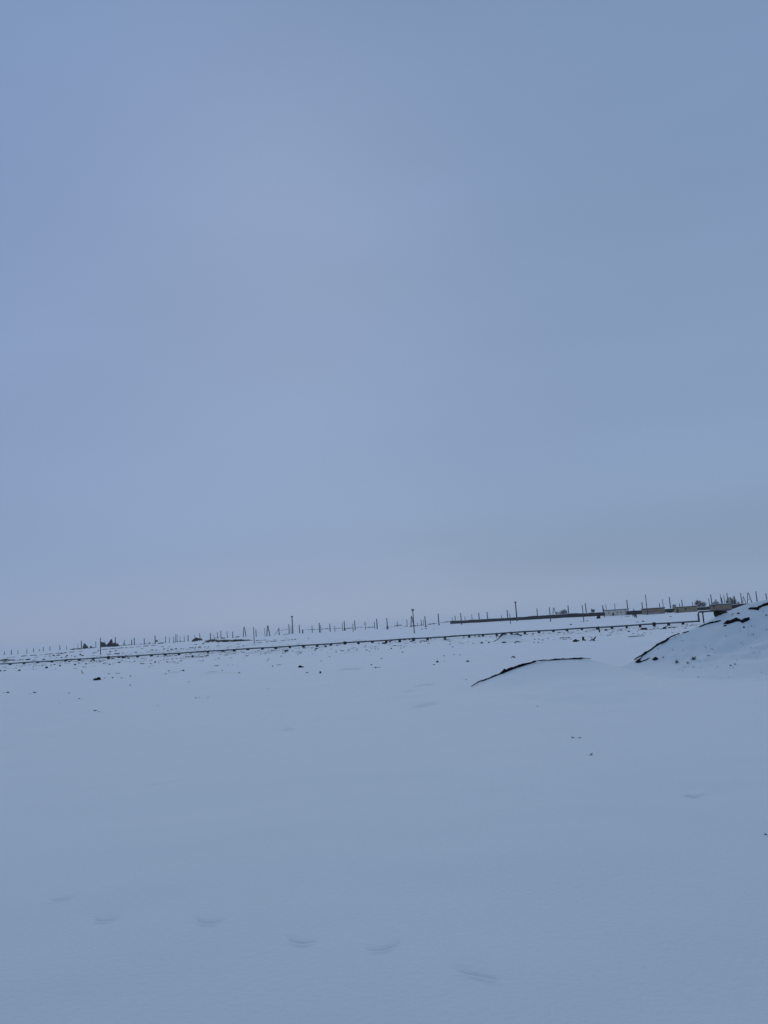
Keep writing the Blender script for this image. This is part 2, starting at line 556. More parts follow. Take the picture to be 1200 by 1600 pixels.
class Mound:
    def __init__(s, crest, kf, kb, seed, minf=1.2, minb=0.8, lump=0.05, pw=1.5, smooth=0.1):
        P = []
        for px, py, Yd in crest:
            d = ray(px, py)
            P.append(np.array([0, 0, EYE]) + d * (Yd / d[1]))
        P = np.array(P)
        xs = np.arange(P[0, 0], P[-1, 0], 0.02)
        kern = np.exp(-0.5 * (np.arange(-60, 61) * 0.02 / smooth) ** 2)
        kern /= kern.sum()
        sm = lambda a: np.convolve(np.pad(np.interp(xs, P[:, 0], a), 60, mode='reflect', reflect_type='odd'), kern, 'valid')
        s.X, s.Y, s.Z = xs, sm(P[:, 1]), sm(P[:, 2])
        s.kf, s.kb, s.seed, s.minf, s.minb, s.lump, s.pw = kf, kb, seed, minf, minb, lump, pw

    def h(s, x, y):
        x = np.asarray(x, float)
        y = np.asarray(y, float)
        yc = np.interp(x, s.X, s.Y)
        hc = np.interp(x, s.X, s.Z) - g0(x, yc)
        ends = sstep(s.X[0] - .3, s.X[0] + .3, x) * (1 - sstep(s.X[-1] - 1.2, s.X[-1], x))
        hc = np.maximum(hc, 0) * ends
        wf, wb = s.minf + s.kf * hc, s.minb + s.kb * hc
        dy = y - yc
        t = np.clip(np.where(dy < 0, -dy / wf, dy / wb), 0, 1)
        p = (1 - t) ** s.pw
        side = np.where(dy < 0, 1.0, 1.0)
        n = s.lump * fbm(x / 0.9, y / 0.9, s.seed, 4) * np.minimum(hc, 1.0) * sstep(0.0, 0.25, t) * (1 - sstep(.55, .95, t))
        n = n + 2.2 * s.lump * fbm(x / 2.6, y / 2.2, s.seed + 40, 2) * np.minimum(hc, 1.0) * sstep(0.0, .5, t) * (1 - sstep(.5, .95, t))
        n = n * sstep(0.02, 0.5, hc * p)
        return hc * p * side + n * (p > 0)

    def z(s, x, y):
        h = s.h(x, y)
        return g0(x, y) + h - 0.03 * (1 - sstep(0, 0.06, h)) + (gz(x, y) - g0(x, y)) * (1 - sstep(0, .4, h))

    def hit(s, px, py, strict=False):
        d = ray(px, py)
        ymin, ymax = s.Y.min() - 7, s.Y.max() + 0.6
        t = np.linspace(ymin / d[1], ymax / d[1], 900)
        P = np.array([0, 0, EYE])[:, None] + d[:, None] * t
        zz = s.z(P[0], P[1])
        b = np.nonzero(P[2] < zz)[0]
        if len(b):
            return P[:, b[0]]
        if strict:
            return None
        gap = P[2] - zz                                   # just over the crest: the nearest pass
        yc = np.interp(P[0], s.X, s.Y)
        i = int(np.argmin(np.abs(P[1] - yc)))
        return P[:, i]

    def mesh(s, name, parent, step, ymarg=7.5, yback=4.5):
        xs = np.arange(s.X[0] - 0.6, s.X[-1] + 0.3, step)
        ys = np.arange(s.Y.min() - ymarg, s.Y.max() + yback, step)
        Xg, Yg = np.meshgrid(xs, ys)
        h = s.h(Xg.ravel(), Yg.ravel())
        Z = s.z(Xg.ravel(), Yg.ravel())
        keep = (h > 0).reshape(Xg.shape)
        k2 = keep.copy()
        k2[1:] |= keep[:-1]; k2[:-1] |= keep[1:]; k2[:, 1:] |= keep[:, :-1]; k2[:, :-1] |= keep[:, 1:]
        idx = -np.ones(Xg.size, int)
        nx = len(xs)
        F = []
        fy, fx = np.nonzero(k2[:-1, :-1] & k2[1:, :-1] & k2[:-1, 1:] & k2[1:, 1:])
        q = np.stack([fy * nx + fx, fy * nx + fx + 1, (fy + 1) * nx + fx + 1, (fy + 1) * nx + fx], 1)
        used = np.unique(q)
        idx[used] = np.arange(len(used))
        V = np.stack([Xg.ravel(), Yg.ravel(), Z], 1)[used] - np.array(parent.location)
        return mesh_obj(name, V, idx[q], M['snow'], parent, True)


def ragged_tube(pts, rads, name, m, parent, seed, sub=6, squash=0.8):
    """An uneven ridge of crumbled soil along a line."""
    pts = [np.array(p) for p in pts]
    P, Rr = [], []
    for i in range(len(pts) - 1):
        L = np.linalg.norm(pts[i + 1] - pts[i])
        k = max(2, int(L / 0.03))
        for j in range(k):
            t = j / k
            P.append(pts[i] * (1 - t) + pts[i + 1] * t)
            Rr.append(rads[i] * (1 - t) + rads[i + 1] * t)
    P.append(pts[-1]); Rr.append(rads[-1])
    n = 9
    V, F = [], []
    off = np.array(parent.location)
    for i, p in enumerate(P):
        a, b = P[max(i - 1, 0)], P[min(i + 1, len(P) - 1)]
        t = Vector(b - a).normalized()
        e1 = t.cross(Vector((0, 0, 1))).normalized()
        e2 = e1.cross(t).normalized()
        for j in range(n):
            w = 2 * math.pi * j / n
            q = Vector((p[0] * 8, p[1] * 8 + math.cos(w) * 1.5, p[2] * 8 + math.sin(w) * 1.5 + seed))
            k = 0.95 + 0.9 * mnoise.noise(q) + 0.75 * mnoise.noise(q * 2.9)
            r = Rr[i] * max(k, .15)
            V.append(np.array(p) + np.array(e1) * math.cos(w) * r + np.array(e2) * math.sin(w) * r * squash - off)
    for i in range(len(P) - 1):
        for j in range(n):
            a, b = i * n + j, i * n + (j + 1) % n
            F.append((a, b, b + n, a + n))
    F.append(tuple(range(n))[::-1])
    F.append(tuple((len(P) - 1) * n + j for j in range(n)))
    return mesh_obj(name, V, F, m, parent, False)


def in_poly(x, y, poly):
    c = False
    for (x1, y1), (x2, y2) in zip(poly, poly[1:] + poly[:1]):
        if (y1 > y) != (y2 > y) and x < (x2 - x1) * (y - y1) / (y2 - y1) + x1:
            c = not c
    return c


def edge_dist(x, y, poly):
    best = 1e9
    for (x1, y1), (x2, y2) in zip(poly, poly[1:] + poly[:1]):
        dx, dy = x2 - x1, y2 - y1
        t = max(0, min(1, ((x - x1) * dx + (y - y1) * dy) / (dx * dx + dy * dy)))
        best = min(best, math.hypot(x - x1 - t * dx, y - y1 - t * dy))
    return best


def soil_patch(mound, poly, name, m, parent, seed, step=0.7, thick=0.07):
    """Crumbled bare earth breaking through the snow: a lumpy crust on the heap's own surface, buried along its rim."""
    xs = np.arange(min(p[0] for p in poly) - 2, max(p[0] for p in poly) + 2, step)
    ys = np.arange(min(p[1] for p in poly) - 2, max(p[1] for p in poly) + 2, step)
    V, ok = [], []
    nrm = np.array([0, -0.6, 0.8])
    off = np.array(parent.location)
    for y in ys:
        for x in xs:
            p = mound.hit(x, y)
            e = edge_dist(x, y, poly) * (1 if in_poly(x, y, poly) else -1)
            k = mnoise.noise(Vector((p[0] * 7, p[1] * 7, seed))) + .5 * mnoise.noise(Vector((p[0] * 19, p[1] * 19, seed)))
            e2 = e + 0.5 * k
            lift = (thick * (0.35 + 0.5 * abs(k)) * min(1, e2 / 1.2)) if e2 > 0 else -0.05
            V.append(p + nrm * lift - off)
            ok.append(e2 > -1.4)
    nx = len(xs)
    F = []
    for i in range(len(ys) - 1):
        for j in range(nx - 1):
            q = (i * nx + j, i * nx + j + 1, (i + 1) * nx + j + 1, (i + 1) * nx + j)
            if any(ok[t] for t in q):
                F.append(q[::-1])
    return mesh_obj(name, V, F, m, parent, False)


def lump_mesh(sx, sy, sz, seed, sub=2, rough=0.35):
    bm = bmesh.new()
    bmesh.ops.create_icosphere(bm, subdivisions=sub, radius=1.0)
    V = []
    for v in bm.verts:
        k = 1 + rough * mnoise.noise(v.co * 1.4 + Vector((seed * 3.1, seed, 0))) + rough * .6 * mnoise.noise(v.co * 3.3 + Vector((0, seed, seed * 1.7)))
        c = v.co * k
        V.append((c.x * sx, c.y * sy, max(c.z, -0.55) * sz))
    F = [tuple(w.index for w in f.verts) for f in bm.faces]
    bm.free()
    return V, F


# --- the large heap
CR1 = [(930, 1053, 20.2), (952, 1049, 20.2), (970, 1043, 20.2), (980, 1038.5, 20.2), (990, 1033.5, 20.2), (1010, 1021, 20.2), (1031, 1004, 20.2), (1045, 998.5, 20.1), (1062, 990, 20.0),
       (1076, 985.5, 20.0), (1085, 981, 20.0), (1092, 977, 20.0), (1105, 971, 20.0), (1115, 965.5, 20.0), (1124, 960.5, 20.0), (1147, 951, 20.0),
       (1167, 943, 20.0), (1182, 940.5, 20.0), (1200, 935.5, 20.0), (1250, 926, 20), (1320, 925, 20), (1420, 950, 20),
       (1520, 1010, 20)]
A1 = Mound(CR1, 3.2, 1.6, 31, minf=1.5, lump=0.10, pw=2.1, smooth=0.16)
root = empty('dirt_mound', (12.0, 18.0, -0.05))
tag(root, 'tall snow-covered heap of earth with black soil showing along its ragged crest', 'mound', 'snow-covered heaps of earth')
A1.mesh('snow_cover', root, 0.05)


def soil_line(mound, pts, name, m, parent, seed, k=0.5):
    P, Rr = [], []
    for px, py, w in pts:
        p = mound.hit(px, py)
        P.append(p)
        Rr.append(max(w, .3) * p[1] / FPX * k * 1.35)
    return ragged_tube(P, Rr, name, m, parent, seed)


def smooth_line(pts):
    return pts


soil_line(A1, [(990.5, 1030.5, 1), (995, 1028, 2), (1001, 1025, 2), (1005, 1022.5, 3), (1010, 1019.5, 2.8), (1016, 1016, 2.5), (1021, 1012.5, 2.2),
               (1025, 1009, 2.2), (1030, 1006, 2.8), (1034, 1004.5, 4.5), (1038, 1003, 4.5), (1042, 1000.5, 3.5), (1045, 997, 1.8), (1050, 994, 1.8), (1055, 991.8, 2),
               (1062, 990, 1.6)], 'soil_edge', M['soil'], root, 1)
soil_line(A1, [(1066, 989.4, 1), (1070, 988.5, 2), (1074, 987.3, 1.8), (1077, 986, .6)], 'soil_edge', M['soil'], root, 2)
soil_line(A1, [(1092, 979.6, 1.6), (1096, 978.5, 2.2), (1101, 976, 2.4), (1108, 974, 2.6), (1116, 972.3, 3), (1122, 971, 2.6), (1127, 969.8, 1)],
          'soil_edge', M['soil'], root, 3)
soil_line(A1, [(1004, 1026, .8), (1001, 1029.5, 1.6), (998, 1032, 2.4), (995, 1034.5, 4), (999, 1035, 4), (1003, 1033.5, 2.6), (1008, 1032, 2.4), (1013, 1029.3, 2.2), (1015.5, 1027.5, 1.2)],
          'soil_edge', M['soil'], root, 4)
PATCH = [
    ([(1018, 1031), (1021, 1028), (1024, 1026), (1027, 1027.5), (1029.5, 1029), (1027, 1032), (1022, 1033)], 'soil'),
    ([(1129.5, 975.2), (1133, 972), (1140, 970), (1146, 967), (1149, 965.2), (1154, 966.5), (1158, 969), (1163, 967), (1171, 964), (1171.5, 969), (1165, 972), (1160, 974.5),
      (1157, 971.8), (1150, 971), (1144, 974), (1136, 975.5)], 'soil'),
    ([(1150, 959), (1153, 957), (1157, 957.5), (1155, 960), (1151, 960.3)], 'soil'),
    ([(1168, 951.3), (1172, 949.3), (1182, 949), (1190, 945), (1201, 940.8), (1214, 936), (1214, 941), (1201, 945.7), (1192, 948), (1187, 950), (1185.5, 954), (1177, 953), (1170, 953)], 'soil'),
    ([(1116.5, 954.5), (1124, 955.5), (1135, 955), (1138, 957), (1130, 959), (1125, 961.5), (1118, 959.5)], 'brown_soil'),
    ([(1195, 960.5), (1198, 960), (1199.5, 961.5), (1196, 962.5)], 'soil'),
    ([(1160.7, 979.5), (1162.5, 978.7), (1164, 980), (1162.5, 981.7), (1161, 981)], 'soil'),
    ([(1130, 977.8), (1135, 976.5), (1136, 977.5), (1131, 979)], 'soil'),
    ([(1034, 1028), (1037, 1025.5), (1037.5, 1026.5), (1035, 1029)], 'brown_soil'),
]
for i, (pl, mm) in enumerate(PATCH):
    soil_patch(A1, pl, 'bare_soil', M[mm], root, i * 3.3, thick=0.09 if i in (1, 3, 4) else 0.06)

# --- the low drift in front of it
CR2 = [(722, 1084, 18.4), (735, 1074, 18.4), (742, 1068.5, 18.35), (746, 1066, 18.3), (765, 1060, 18.2), (781, 1054, 18.1), (790, 1049.5, 18.0), (800, 1044.5, 18), (815, 1040, 18),
       (826, 1036.5, 18), (836, 1033.5, 18), (857, 1031.5, 18), (875, 1030.5, 18), (890, 1029.5, 18), (912, 1028.5, 18), (920, 1029, 18), (930, 1031, 18),
       (950, 1036.5, 18), (970, 1043, 18), (1000, 1052, 18), (1040, 1064, 18), (1095, 1080, 18)]
A2 = Mound(CR2, 6.0, 1.6, 57, minf=2.2, minb=0.7, lump=0.015, pw=2.4, smooth=0.3)
root2 = empty('dirt_mound', (4.0, 17.0, -0.05))
tag(root2, 'low smooth snow-covered heap with one thin black soil line along its crest', 'mound', 'snow-covered heaps of earth')
A2.mesh('snow_cover', root2, 0.05)
soil_line(A2, [(736, 1073, .6), (741, 1069.5, .8), (746, 1066.5, 1.2), (753, 1063.3, 1.3), (765, 1059.8, 2), (772, 1057.3, 2.2), (781, 1053.6, 3), (786, 1051, 4.2), (790, 1049, 4.2),
               (795, 1046.5, 3), (803, 1043.3, 3.6), (811, 1041, 3), (819, 1039, 2.6), (826, 1036.6, 2.4), (833, 1034.3, 2), (838, 1032.8, 1.2)], 'soil_edge', M['soil'], root2, 11, .62)
soil_line(A2, [(838, 1032.8, .9), (848, 1031.8, 1.2), (858, 1031.3, 1.2), (866, 1030.8, 2), (875, 1030.3, 2.2), (885, 1029.8, 2.2), (897, 1029.3, 2.2), (908, 1028.8, 2), (915, 1028.5, 1),
               (924, 1029.5, .4)], 'soil_edge', M['soil'], root2, 12, .6)
# --- the small heap by the pipe
yd3 = hit0(795, 1004)[1]
CR3 = [(764, 1008, yd3), (771, 1003.5, yd3), (776, 1000, yd3), (781, 996, yd3), (784, 991, yd3), (790, 990.8, yd3), (800, 991.5, yd3), (808, 990.3, yd3), (814, 992.5, yd3), (818, 995, yd3), (822, 999, yd3), (828, 1004, yd3)]
A3 = Mound(CR3, 3.2, 1.0, 77, minf=.8, minb=0.5, lump=0.06, smooth=0.25)
p3 = hit0(795, 1003)
root3 = empty('dirt_mound', (p3[0], p3[1], PLAIN))
tag(root3, 'small snow-capped heap of earth with a black outline just before the pipe', 'mound', 'snow-covered heaps of earth')
A3.mesh('snow_cover', root3, 0.14)
soil_line(A3, [(771.5, 1003, 1), (774, 1001.3, 1.4), (777, 999.3, 1.3), (781, 996, 1.2), (782.5, 993.5, 2), (784, 991.3, 2.2), (788, 990.7, 1.6), (792, 991.2, .9)], 'soil_edge', M['soil'], root3, 21)
soil_line(A3, [(797, 991.5, .5), (803, 991, .7), (806.5, 991, 2.4), (809, 990.3, 2), (812, 992, 1.3), (815.5, 993.3, 1.8)], 'soil_edge', M['soil'], root3, 22)


def surface(px, py):
    """Pixel -> point on land or heap."""
    p0 = hit0(px, py)
    r0 = math.hypot(p0[0], p0[1])
    d = ray(px, py)
    t = np.linspace(.6, 1.5, 700) * r0 / math.hypot(d[0], d[1])
    P = np.array([0, 0, EYE])[:, None] + d[:, None] * t
    b = np.nonzero(P[2] < gz(P[0], P[1]))[0]
    p = P[:, b[0]] if len(b) else p0
    p[2] = gz1(p[0], p[1])
    if 960 < px < 1260 and py > 940:
        q = A1.hit(px, py, True)
        if q is not None and A1.h(q[0], q[1]) > 0.02 and q[1] < 21:
            return q
    if 720 < px < 1000 and 1028 < py < 1090:
        q = A2.hit(px, py, True)
        if q is not None and A2.h(q[0], q[1]) > 0.02 and q[1] < 18.6:
            return q
    return p


# ------------------------------------------------------------------ the pipeline
pipe = empty('pipeline', (PA[0], PA[1], PLAIN))
tag(pipe, 'long dark steel pipe on low concrete blocks across the whole snow field', 'pipeline')
poff = np.array(pipe.location)


def pipe_pt(px):
    # point of the pipe line under picture column px (vertical plane through the eye)
    lo, hi = -200.0, 400.0
    for _ in range(60):
        m = (lo + hi) / 2
        if proj(PA + PDIR * m)[0] < px:
            lo = m
        else:
            hi = m
    return PA + PDIR * lo


mb = MB()
P0, P1 = PA - PDIR * 60, pipe_pt(1092.3)
L = np.linalg.norm(P1 - P0)
k = int(L / 2.5)
pts = []
for i in range(k + 1):
    p = P0 + (P1 - P0) * i / k
    pts.append(p + np.array([0, 0, 0.025 * math.sin(i * 1.7) + .015 * math.sin(i * .61)]) * (i < k) - poff)
mb.tube(pts, 0.112, 12)
mb.build('pipe', M['steel'], pipe, True)
rise = 14.0 * P1[1] / FPX
mb = MB()
top = P1 + np.array([0, 0, rise])
arc = [P1 - poff - np.array([0, 0, .12]), P1 - poff, P1 - poff + np.array([0, 0, rise * .5]), top - poff - np.array([0, 0, .25]), top - poff - np.array([0, 0, .08]) + PDIR * .06, top - poff + PDIR * .28]
mb.tube(arc, 0.135, 12)
mb.build('riser', M['steel'], pipe, True)
mb = MB()
mb.tube([top - poff + PDIR * (.28 + i * 2.0) for i in range(9)], 0.115, 12)
mb.build('overhead_pipe', M['steel'], pipe, True)
mb = MB()
q = P1 + PDIR * 0.62
q[2] = gz1(q[0], q[1]) - .3
mb.tube([q - poff, np.array([q[0], q[1], top[2] - .1]) - poff], 0.10, 8)
mb.box(np.array([q[0], q[1], top[2] - .1]) - poff, (.34, .3, .08), 0, .01)
mb.build('post', M['block'], pipe)
q2 = P1 + PDIR * 15.9
q2[2] = gz1(q2[0], q2[1]) - .3
mb = MB()
mb.tube([q2 - poff, np.array([q2[0], q2[1], top[2] - .1]) - poff], 0.10, 8)
mb.build('post', M['block'], pipe)
SUP = [-28, -6, 16, 37.5, 59, 81, 102.5, 124, 145.5, 169.5, 192, 215, 236.5, 258, 279.5, 325, 348, 366, 387, 410, 431, 453, 474, 495.5, 517, 539,
       560, 582, 603.5, 624.5, 646, 668, 695, 733, 754.5, 776, 799, 820, 842, 864.5, 886, 909, 933, 956, 979, 1000, 1022, 1044.5, 1067]
ang = math.atan2(PDIR[1], PDIR[0])
BIG = (145.5, 325, 646, 668, 909)
for i, s in enumerate(SUP):
    p = pipe_pt(s)
    mb = MB()
    zg = gz1(p[0], p[1] - .4)
    topz = p[2] - 0.09
    wx = random.uniform(.30, .42)
    c = np.array([p[0], p[1], (zg - .15 + topz) / 2]) - poff
    mb.box(c, (wx, .4, topz - zg + .15), ang, .03)
    mb.box(np.array([p[0], p[1], topz + .03]) - poff, (wx * .6, .30, .06), ang, .01)
    mb.build('support', M['block'], pipe)
for a_, b_ in zip(SUP, SUP[1:]):                          # snow lying on top of the pipe between its blocks
    if random.random() < .22 or b_ - a_ > 34:
        continue
    u0, u1 = a_ + random.uniform(.5, 5), b_ - random.uniform(.5, 5)
    A_, B_ = pipe_pt(u0), pipe_pt(u1)
    V, F = [], []
    kk = 14
    for i in range(kk + 1):
        u = i / kk
        c = A_ * (1 - u) + B_ * u + np.array([0, 0, .085]) - poff
        e = min(1, 6 * u, 6 * (1 - u)) * random.uniform(.8, 1.1)
        for s_, z_ in ((-.085, -.03), (-.06, .035 * e), (0, .075 * e), (.06, .035 * e), (.085, -.03)):
            V.append(c + PNRM * s_ + np.array([0, 0, z_]))
    for i in range(kk):
        for j in range(4):
            F.append((i * 5 + j, i * 5 + j + 1, i * 5 + 6 + j, i * 5 + 5 + j)[::-1])
    mesh_obj('snow_cap', V, F, M['snow'], pipe, True)
for s in (169.5, 539, 1022):
    p = pipe_pt(s)
    mb = MB()
    for d_, r_ in ((-.16, .2), (-.06, .24), (.06, .24), (.16, .2)):
        pass
    mb.tube([p - poff + PDIR * t for t in (-.24, -.23, -.12, -.11, .11, .12, .23, .24)], [.13, .21, .21, .26, .26, .21, .21, .13], 14)
    mb.build('flange', M['block'], pipe)

# ------------------------------------------------------------------ poles
# (top x, top y, base x, base y, width px, style)   styles: '' single, 'A' two legs, 'T' head, 'C' crossarm, 'K' knob, 'F' fork foot, 'S' thick foot, 'B' bundle, 'D' diagonal stay
POLES = [
    (7, 1017.5, 7, 1023, 1.0, ''), (17.3, 1015.5, 17.8, 1022.7, 1.5, ''), (28, 1016, 28, 1022, 1.1, ''), (42, 1013.7, 42, 1021.5, 1.2, ''),
    (52.5, 1012.3, 52.5, 1019.5, 1.2, ''), (61.8, 1014.2, 61.8, 1017.5, 1.2, ''), (67.6, 1010.5, 67.6, 1018, 1.2, ''), (78, 1009.8, 78, 1016.5, 1.3, ''),
    (93.5, 1008, 93.5, 1016, 1.4, ''), (104, 1008.5, 104, 1015, 1.0, ''), (121.7, 1006, 121.7, 1013, .8, ''),
    (127.2, 1001, 127.2, 1013, 1.8, ''), (149.8, 1002.3, 149.8, 1012, 1.2, ''), (157, 996.5, 157.2, 1023.7, 1.6, ''), (164, 1002, 164, 1010, 1.2, ''),
    (181, 995.5, 180.3, 1009, 1.9, ''), (195, 1000, 194.6, 1007.5, 1.2, ''), (192.8, 1003, 192.8, 1007.5, 1.0, ''),
    (205.8, 999.5, 205.8, 1007.5, 1.7, ''), (210, 996.5, 210, 1007.5, 1.8, ''), (226, 997.3, 225.5, 1006.8, 1.6, ''), (233.6, 1002.5, 233.6, 1006.5, 1.2, ''),
    (243.3, 993.3, 242.5, 1006, 1.9, 'B'), (258.4, 994.5, 258.8, 1004.5, 1.3, ''), (264.8, 995.5, 264.8, 1004, 1.0, ''), (271.5, 995.3, 271.5, 1005.5, 1.1, ''),
    (274.2, 991.3, 274.2, 1003.5, 1.1, ''), (276.7, 991.3, 276.7, 1003.5, 1.2, ''), (281.4, 994, 281.4, 1003, .9, ''), (288, 993.3, 288, 1003, 1.1, ''),
    (294, 992.3, 294, 1002.2, 1.7, ''), (304.5, 992, 304.5, 1000, .9, ''), (312.5, 989.3, 312.5, 1001, 1.3, ''),
    (329, 989, 329, 998.5, 1.8, ''), (334.5, 992, 334.5, 999, .9, ''), (340, 988, 340, 998, 1.3, ''), (345.3, 985.5, 345.4, 997.5, 1.5, ''),
    (355.2, 986.5, 355.2, 997, 1.2, ''), (363.6, 987, 363.9, 997, 1.6, ''), (381.9, 979.5, 382, 995.3, 1.5, 'A'),
    (397, 979.5, 397.3, 1005.7, 1.4, ''), (400.3, 983.5, 400.3, 995, 1.6, ''), (414.2, 981.5, 414.2, 994.5, 1.0, ''),
    (418.2, 977.5, 419, 994.2, 1.8, 'A'), (436, 981, 436.2, 992, 1.7, 'D'), (451.8, 975.5, 452, 990.5, 1.7, ''), (456.4, 963, 457.5, 989.7, 2.1, 'K'),
    (455, 979, 455, 990, .9, ''), (468, 976.5, 468.2, 989.5, 1.7, ''), (473, 984, 473, 989.5, 2.4, ''), (487.5, 977.5, 488, 988.5, 1.3, 'C'), (499.2, 973, 499.5, 988.5, 1.9, ''),
    (501.5, 976.5, 501.5, 988.5, 1.1, ''), (515.5, 974.5, 516, 987, 1.7, ''), (523.5, 978, 523.5, 987, 1.1, ''), (535, 973, 535.3, 986, 1.0, ''),
    (538.4, 970, 538.6, 985.2, 1.8, 'S'), (551.5, 974.5, 552, 987, 1.2, ''), (554.4, 969.3, 555, 984.5, 1.8, ''), (570.5, 971, 571, 983.5, 1.2, 'C'),
    (585.4, 971.5, 585.6, 982, 1.2, ''), (588.8, 967, 589.5, 983, 1.9, ''), (605.3, 965.8, 605.5, 983.5, 1.8, 'F'), (621, 971, 621, 979, 1.2, ''),
    (635.5, 968, 636.3, 980, 1.2, ''), (643.8, 963, 644.2, 979.7, 1.7, 'A'), (646.7, 952.8, 647.5, 989.8, 1.7, 'T'), (652.5, 973, 652.7, 978, 1.0, ''),
    (657.5, 968, 658.5, 978, 1.3, ''), (661.5, 968, 661.8, 977, 1.0, ''), (663.4, 963, 665, 979.5, 1.9, ''), (684.7, 958.7, 686, 977.2, 2.0, ''),
    (706.5, 964.5, 706.6, 973, 1.0, 'w'), (710.6, 962, 711.3, 973, 1.5, 'w'), (720.2, 958, 721.2, 976.2, 1.9, ''), (726, 963.5, 726.4, 972, 1.1, 'w'), (737, 960, 737.4, 971, 1.2, 'w'),
    (747.6, 957.3, 748.5, 971, 1.9, 'w'), (760.4, 956, 761.5, 970, 1.9, 'w'), (783.2, 961.5, 783.3, 969, 1.2, 'w'), (791.5, 953.3, 793, 968.5, 1.9, 'w'), (796.6, 958.7, 797.8, 974.2, 1.3, ''),
    (805, 940.5, 808, 970.7, 2.3, 'T'), (838, 950.7, 839.5, 965, 1.8, 'w'), (857.9, 948.8, 860.5, 971, 1.7, ''), (864.7, 949.5, 865.6, 964, 1.4, 'Aw'),
    (886.5, 945.8, 888.2, 963, 1.9, 'w'), (908.3, 945.3, 912.4, 972.3, 1.5, ''), (913.6, 942.3, 915.6, 962, 1.9, 'w'), (941.1, 945.5, 943.2, 961.5, 1.9, ''), (944.2, 951, 944.7, 964.5, 1.4, ''),
    (945.6, 944.3, 947, 960, 1.1, 'w'), (959.3, 942.7, 961, 960, 1.2, 'w'), (978.3, 937.3, 980.5, 958, 2.0, 'w'), (1001.6, 940.8, 1003.5, 959, 1.9, 'w'),
    (1007, 929, 1012, 960.8, 1.5, ''), (1028.6, 942.5, 1030.5, 956, 1.5, 'w'), (1033.3, 936.2, 1036, 955, 1.2, 'w'), (1044.7, 933, 1047, 956, 2.0, 'w'),
    (1061, 943, 1061.5, 953, 1.6, 'w'), (1064, 937.3, 1065.7, 953, 1.9, 'w'), (1080.5, 940, 1081.5, 952, 1.2, 'w'), (1106.4, 934.7, 1107.8, 951, 1.3, 'w'),
    (1109, 928.8, 1111.7, 951, 2.0, 'w'), (1117.4, 936.3, 1118.5, 951, 1.3, 'Aw'), (1124, 928.3, 1126.5, 950, 1.3, 'w'), (1126, 933.8, 1128, 950, 2.1, 'w'), (1129.3, 930, 1131.8, 950, 1.3, 'w'),
    (1134.4, 926.8, 1137, 949, 1.8, 'w'), (1145.1, 931, 1147.5, 949, 2.0, 'w'), (1155, 926.5, 1158.4, 945, 1.7, 'w'), (1159.8, 932, 1161.8, 946, 1.2, 'Aw'),
    (1168.2, 926, 1170, 945, 1.5, 'Aw'), (1179.2, 924, 1182.3, 943, 2.0, 'w'), (1195, 927, 1197.5, 940, 1.9, 'w'),
]


def on_line(px, dist):
    d = ray(px, horizon(px))
    h = d / math.hypot(d[0], d[1])
    x, y = h[0] * dist, h[1] * dist
    return np.array([x, y, gz1(x, y)])


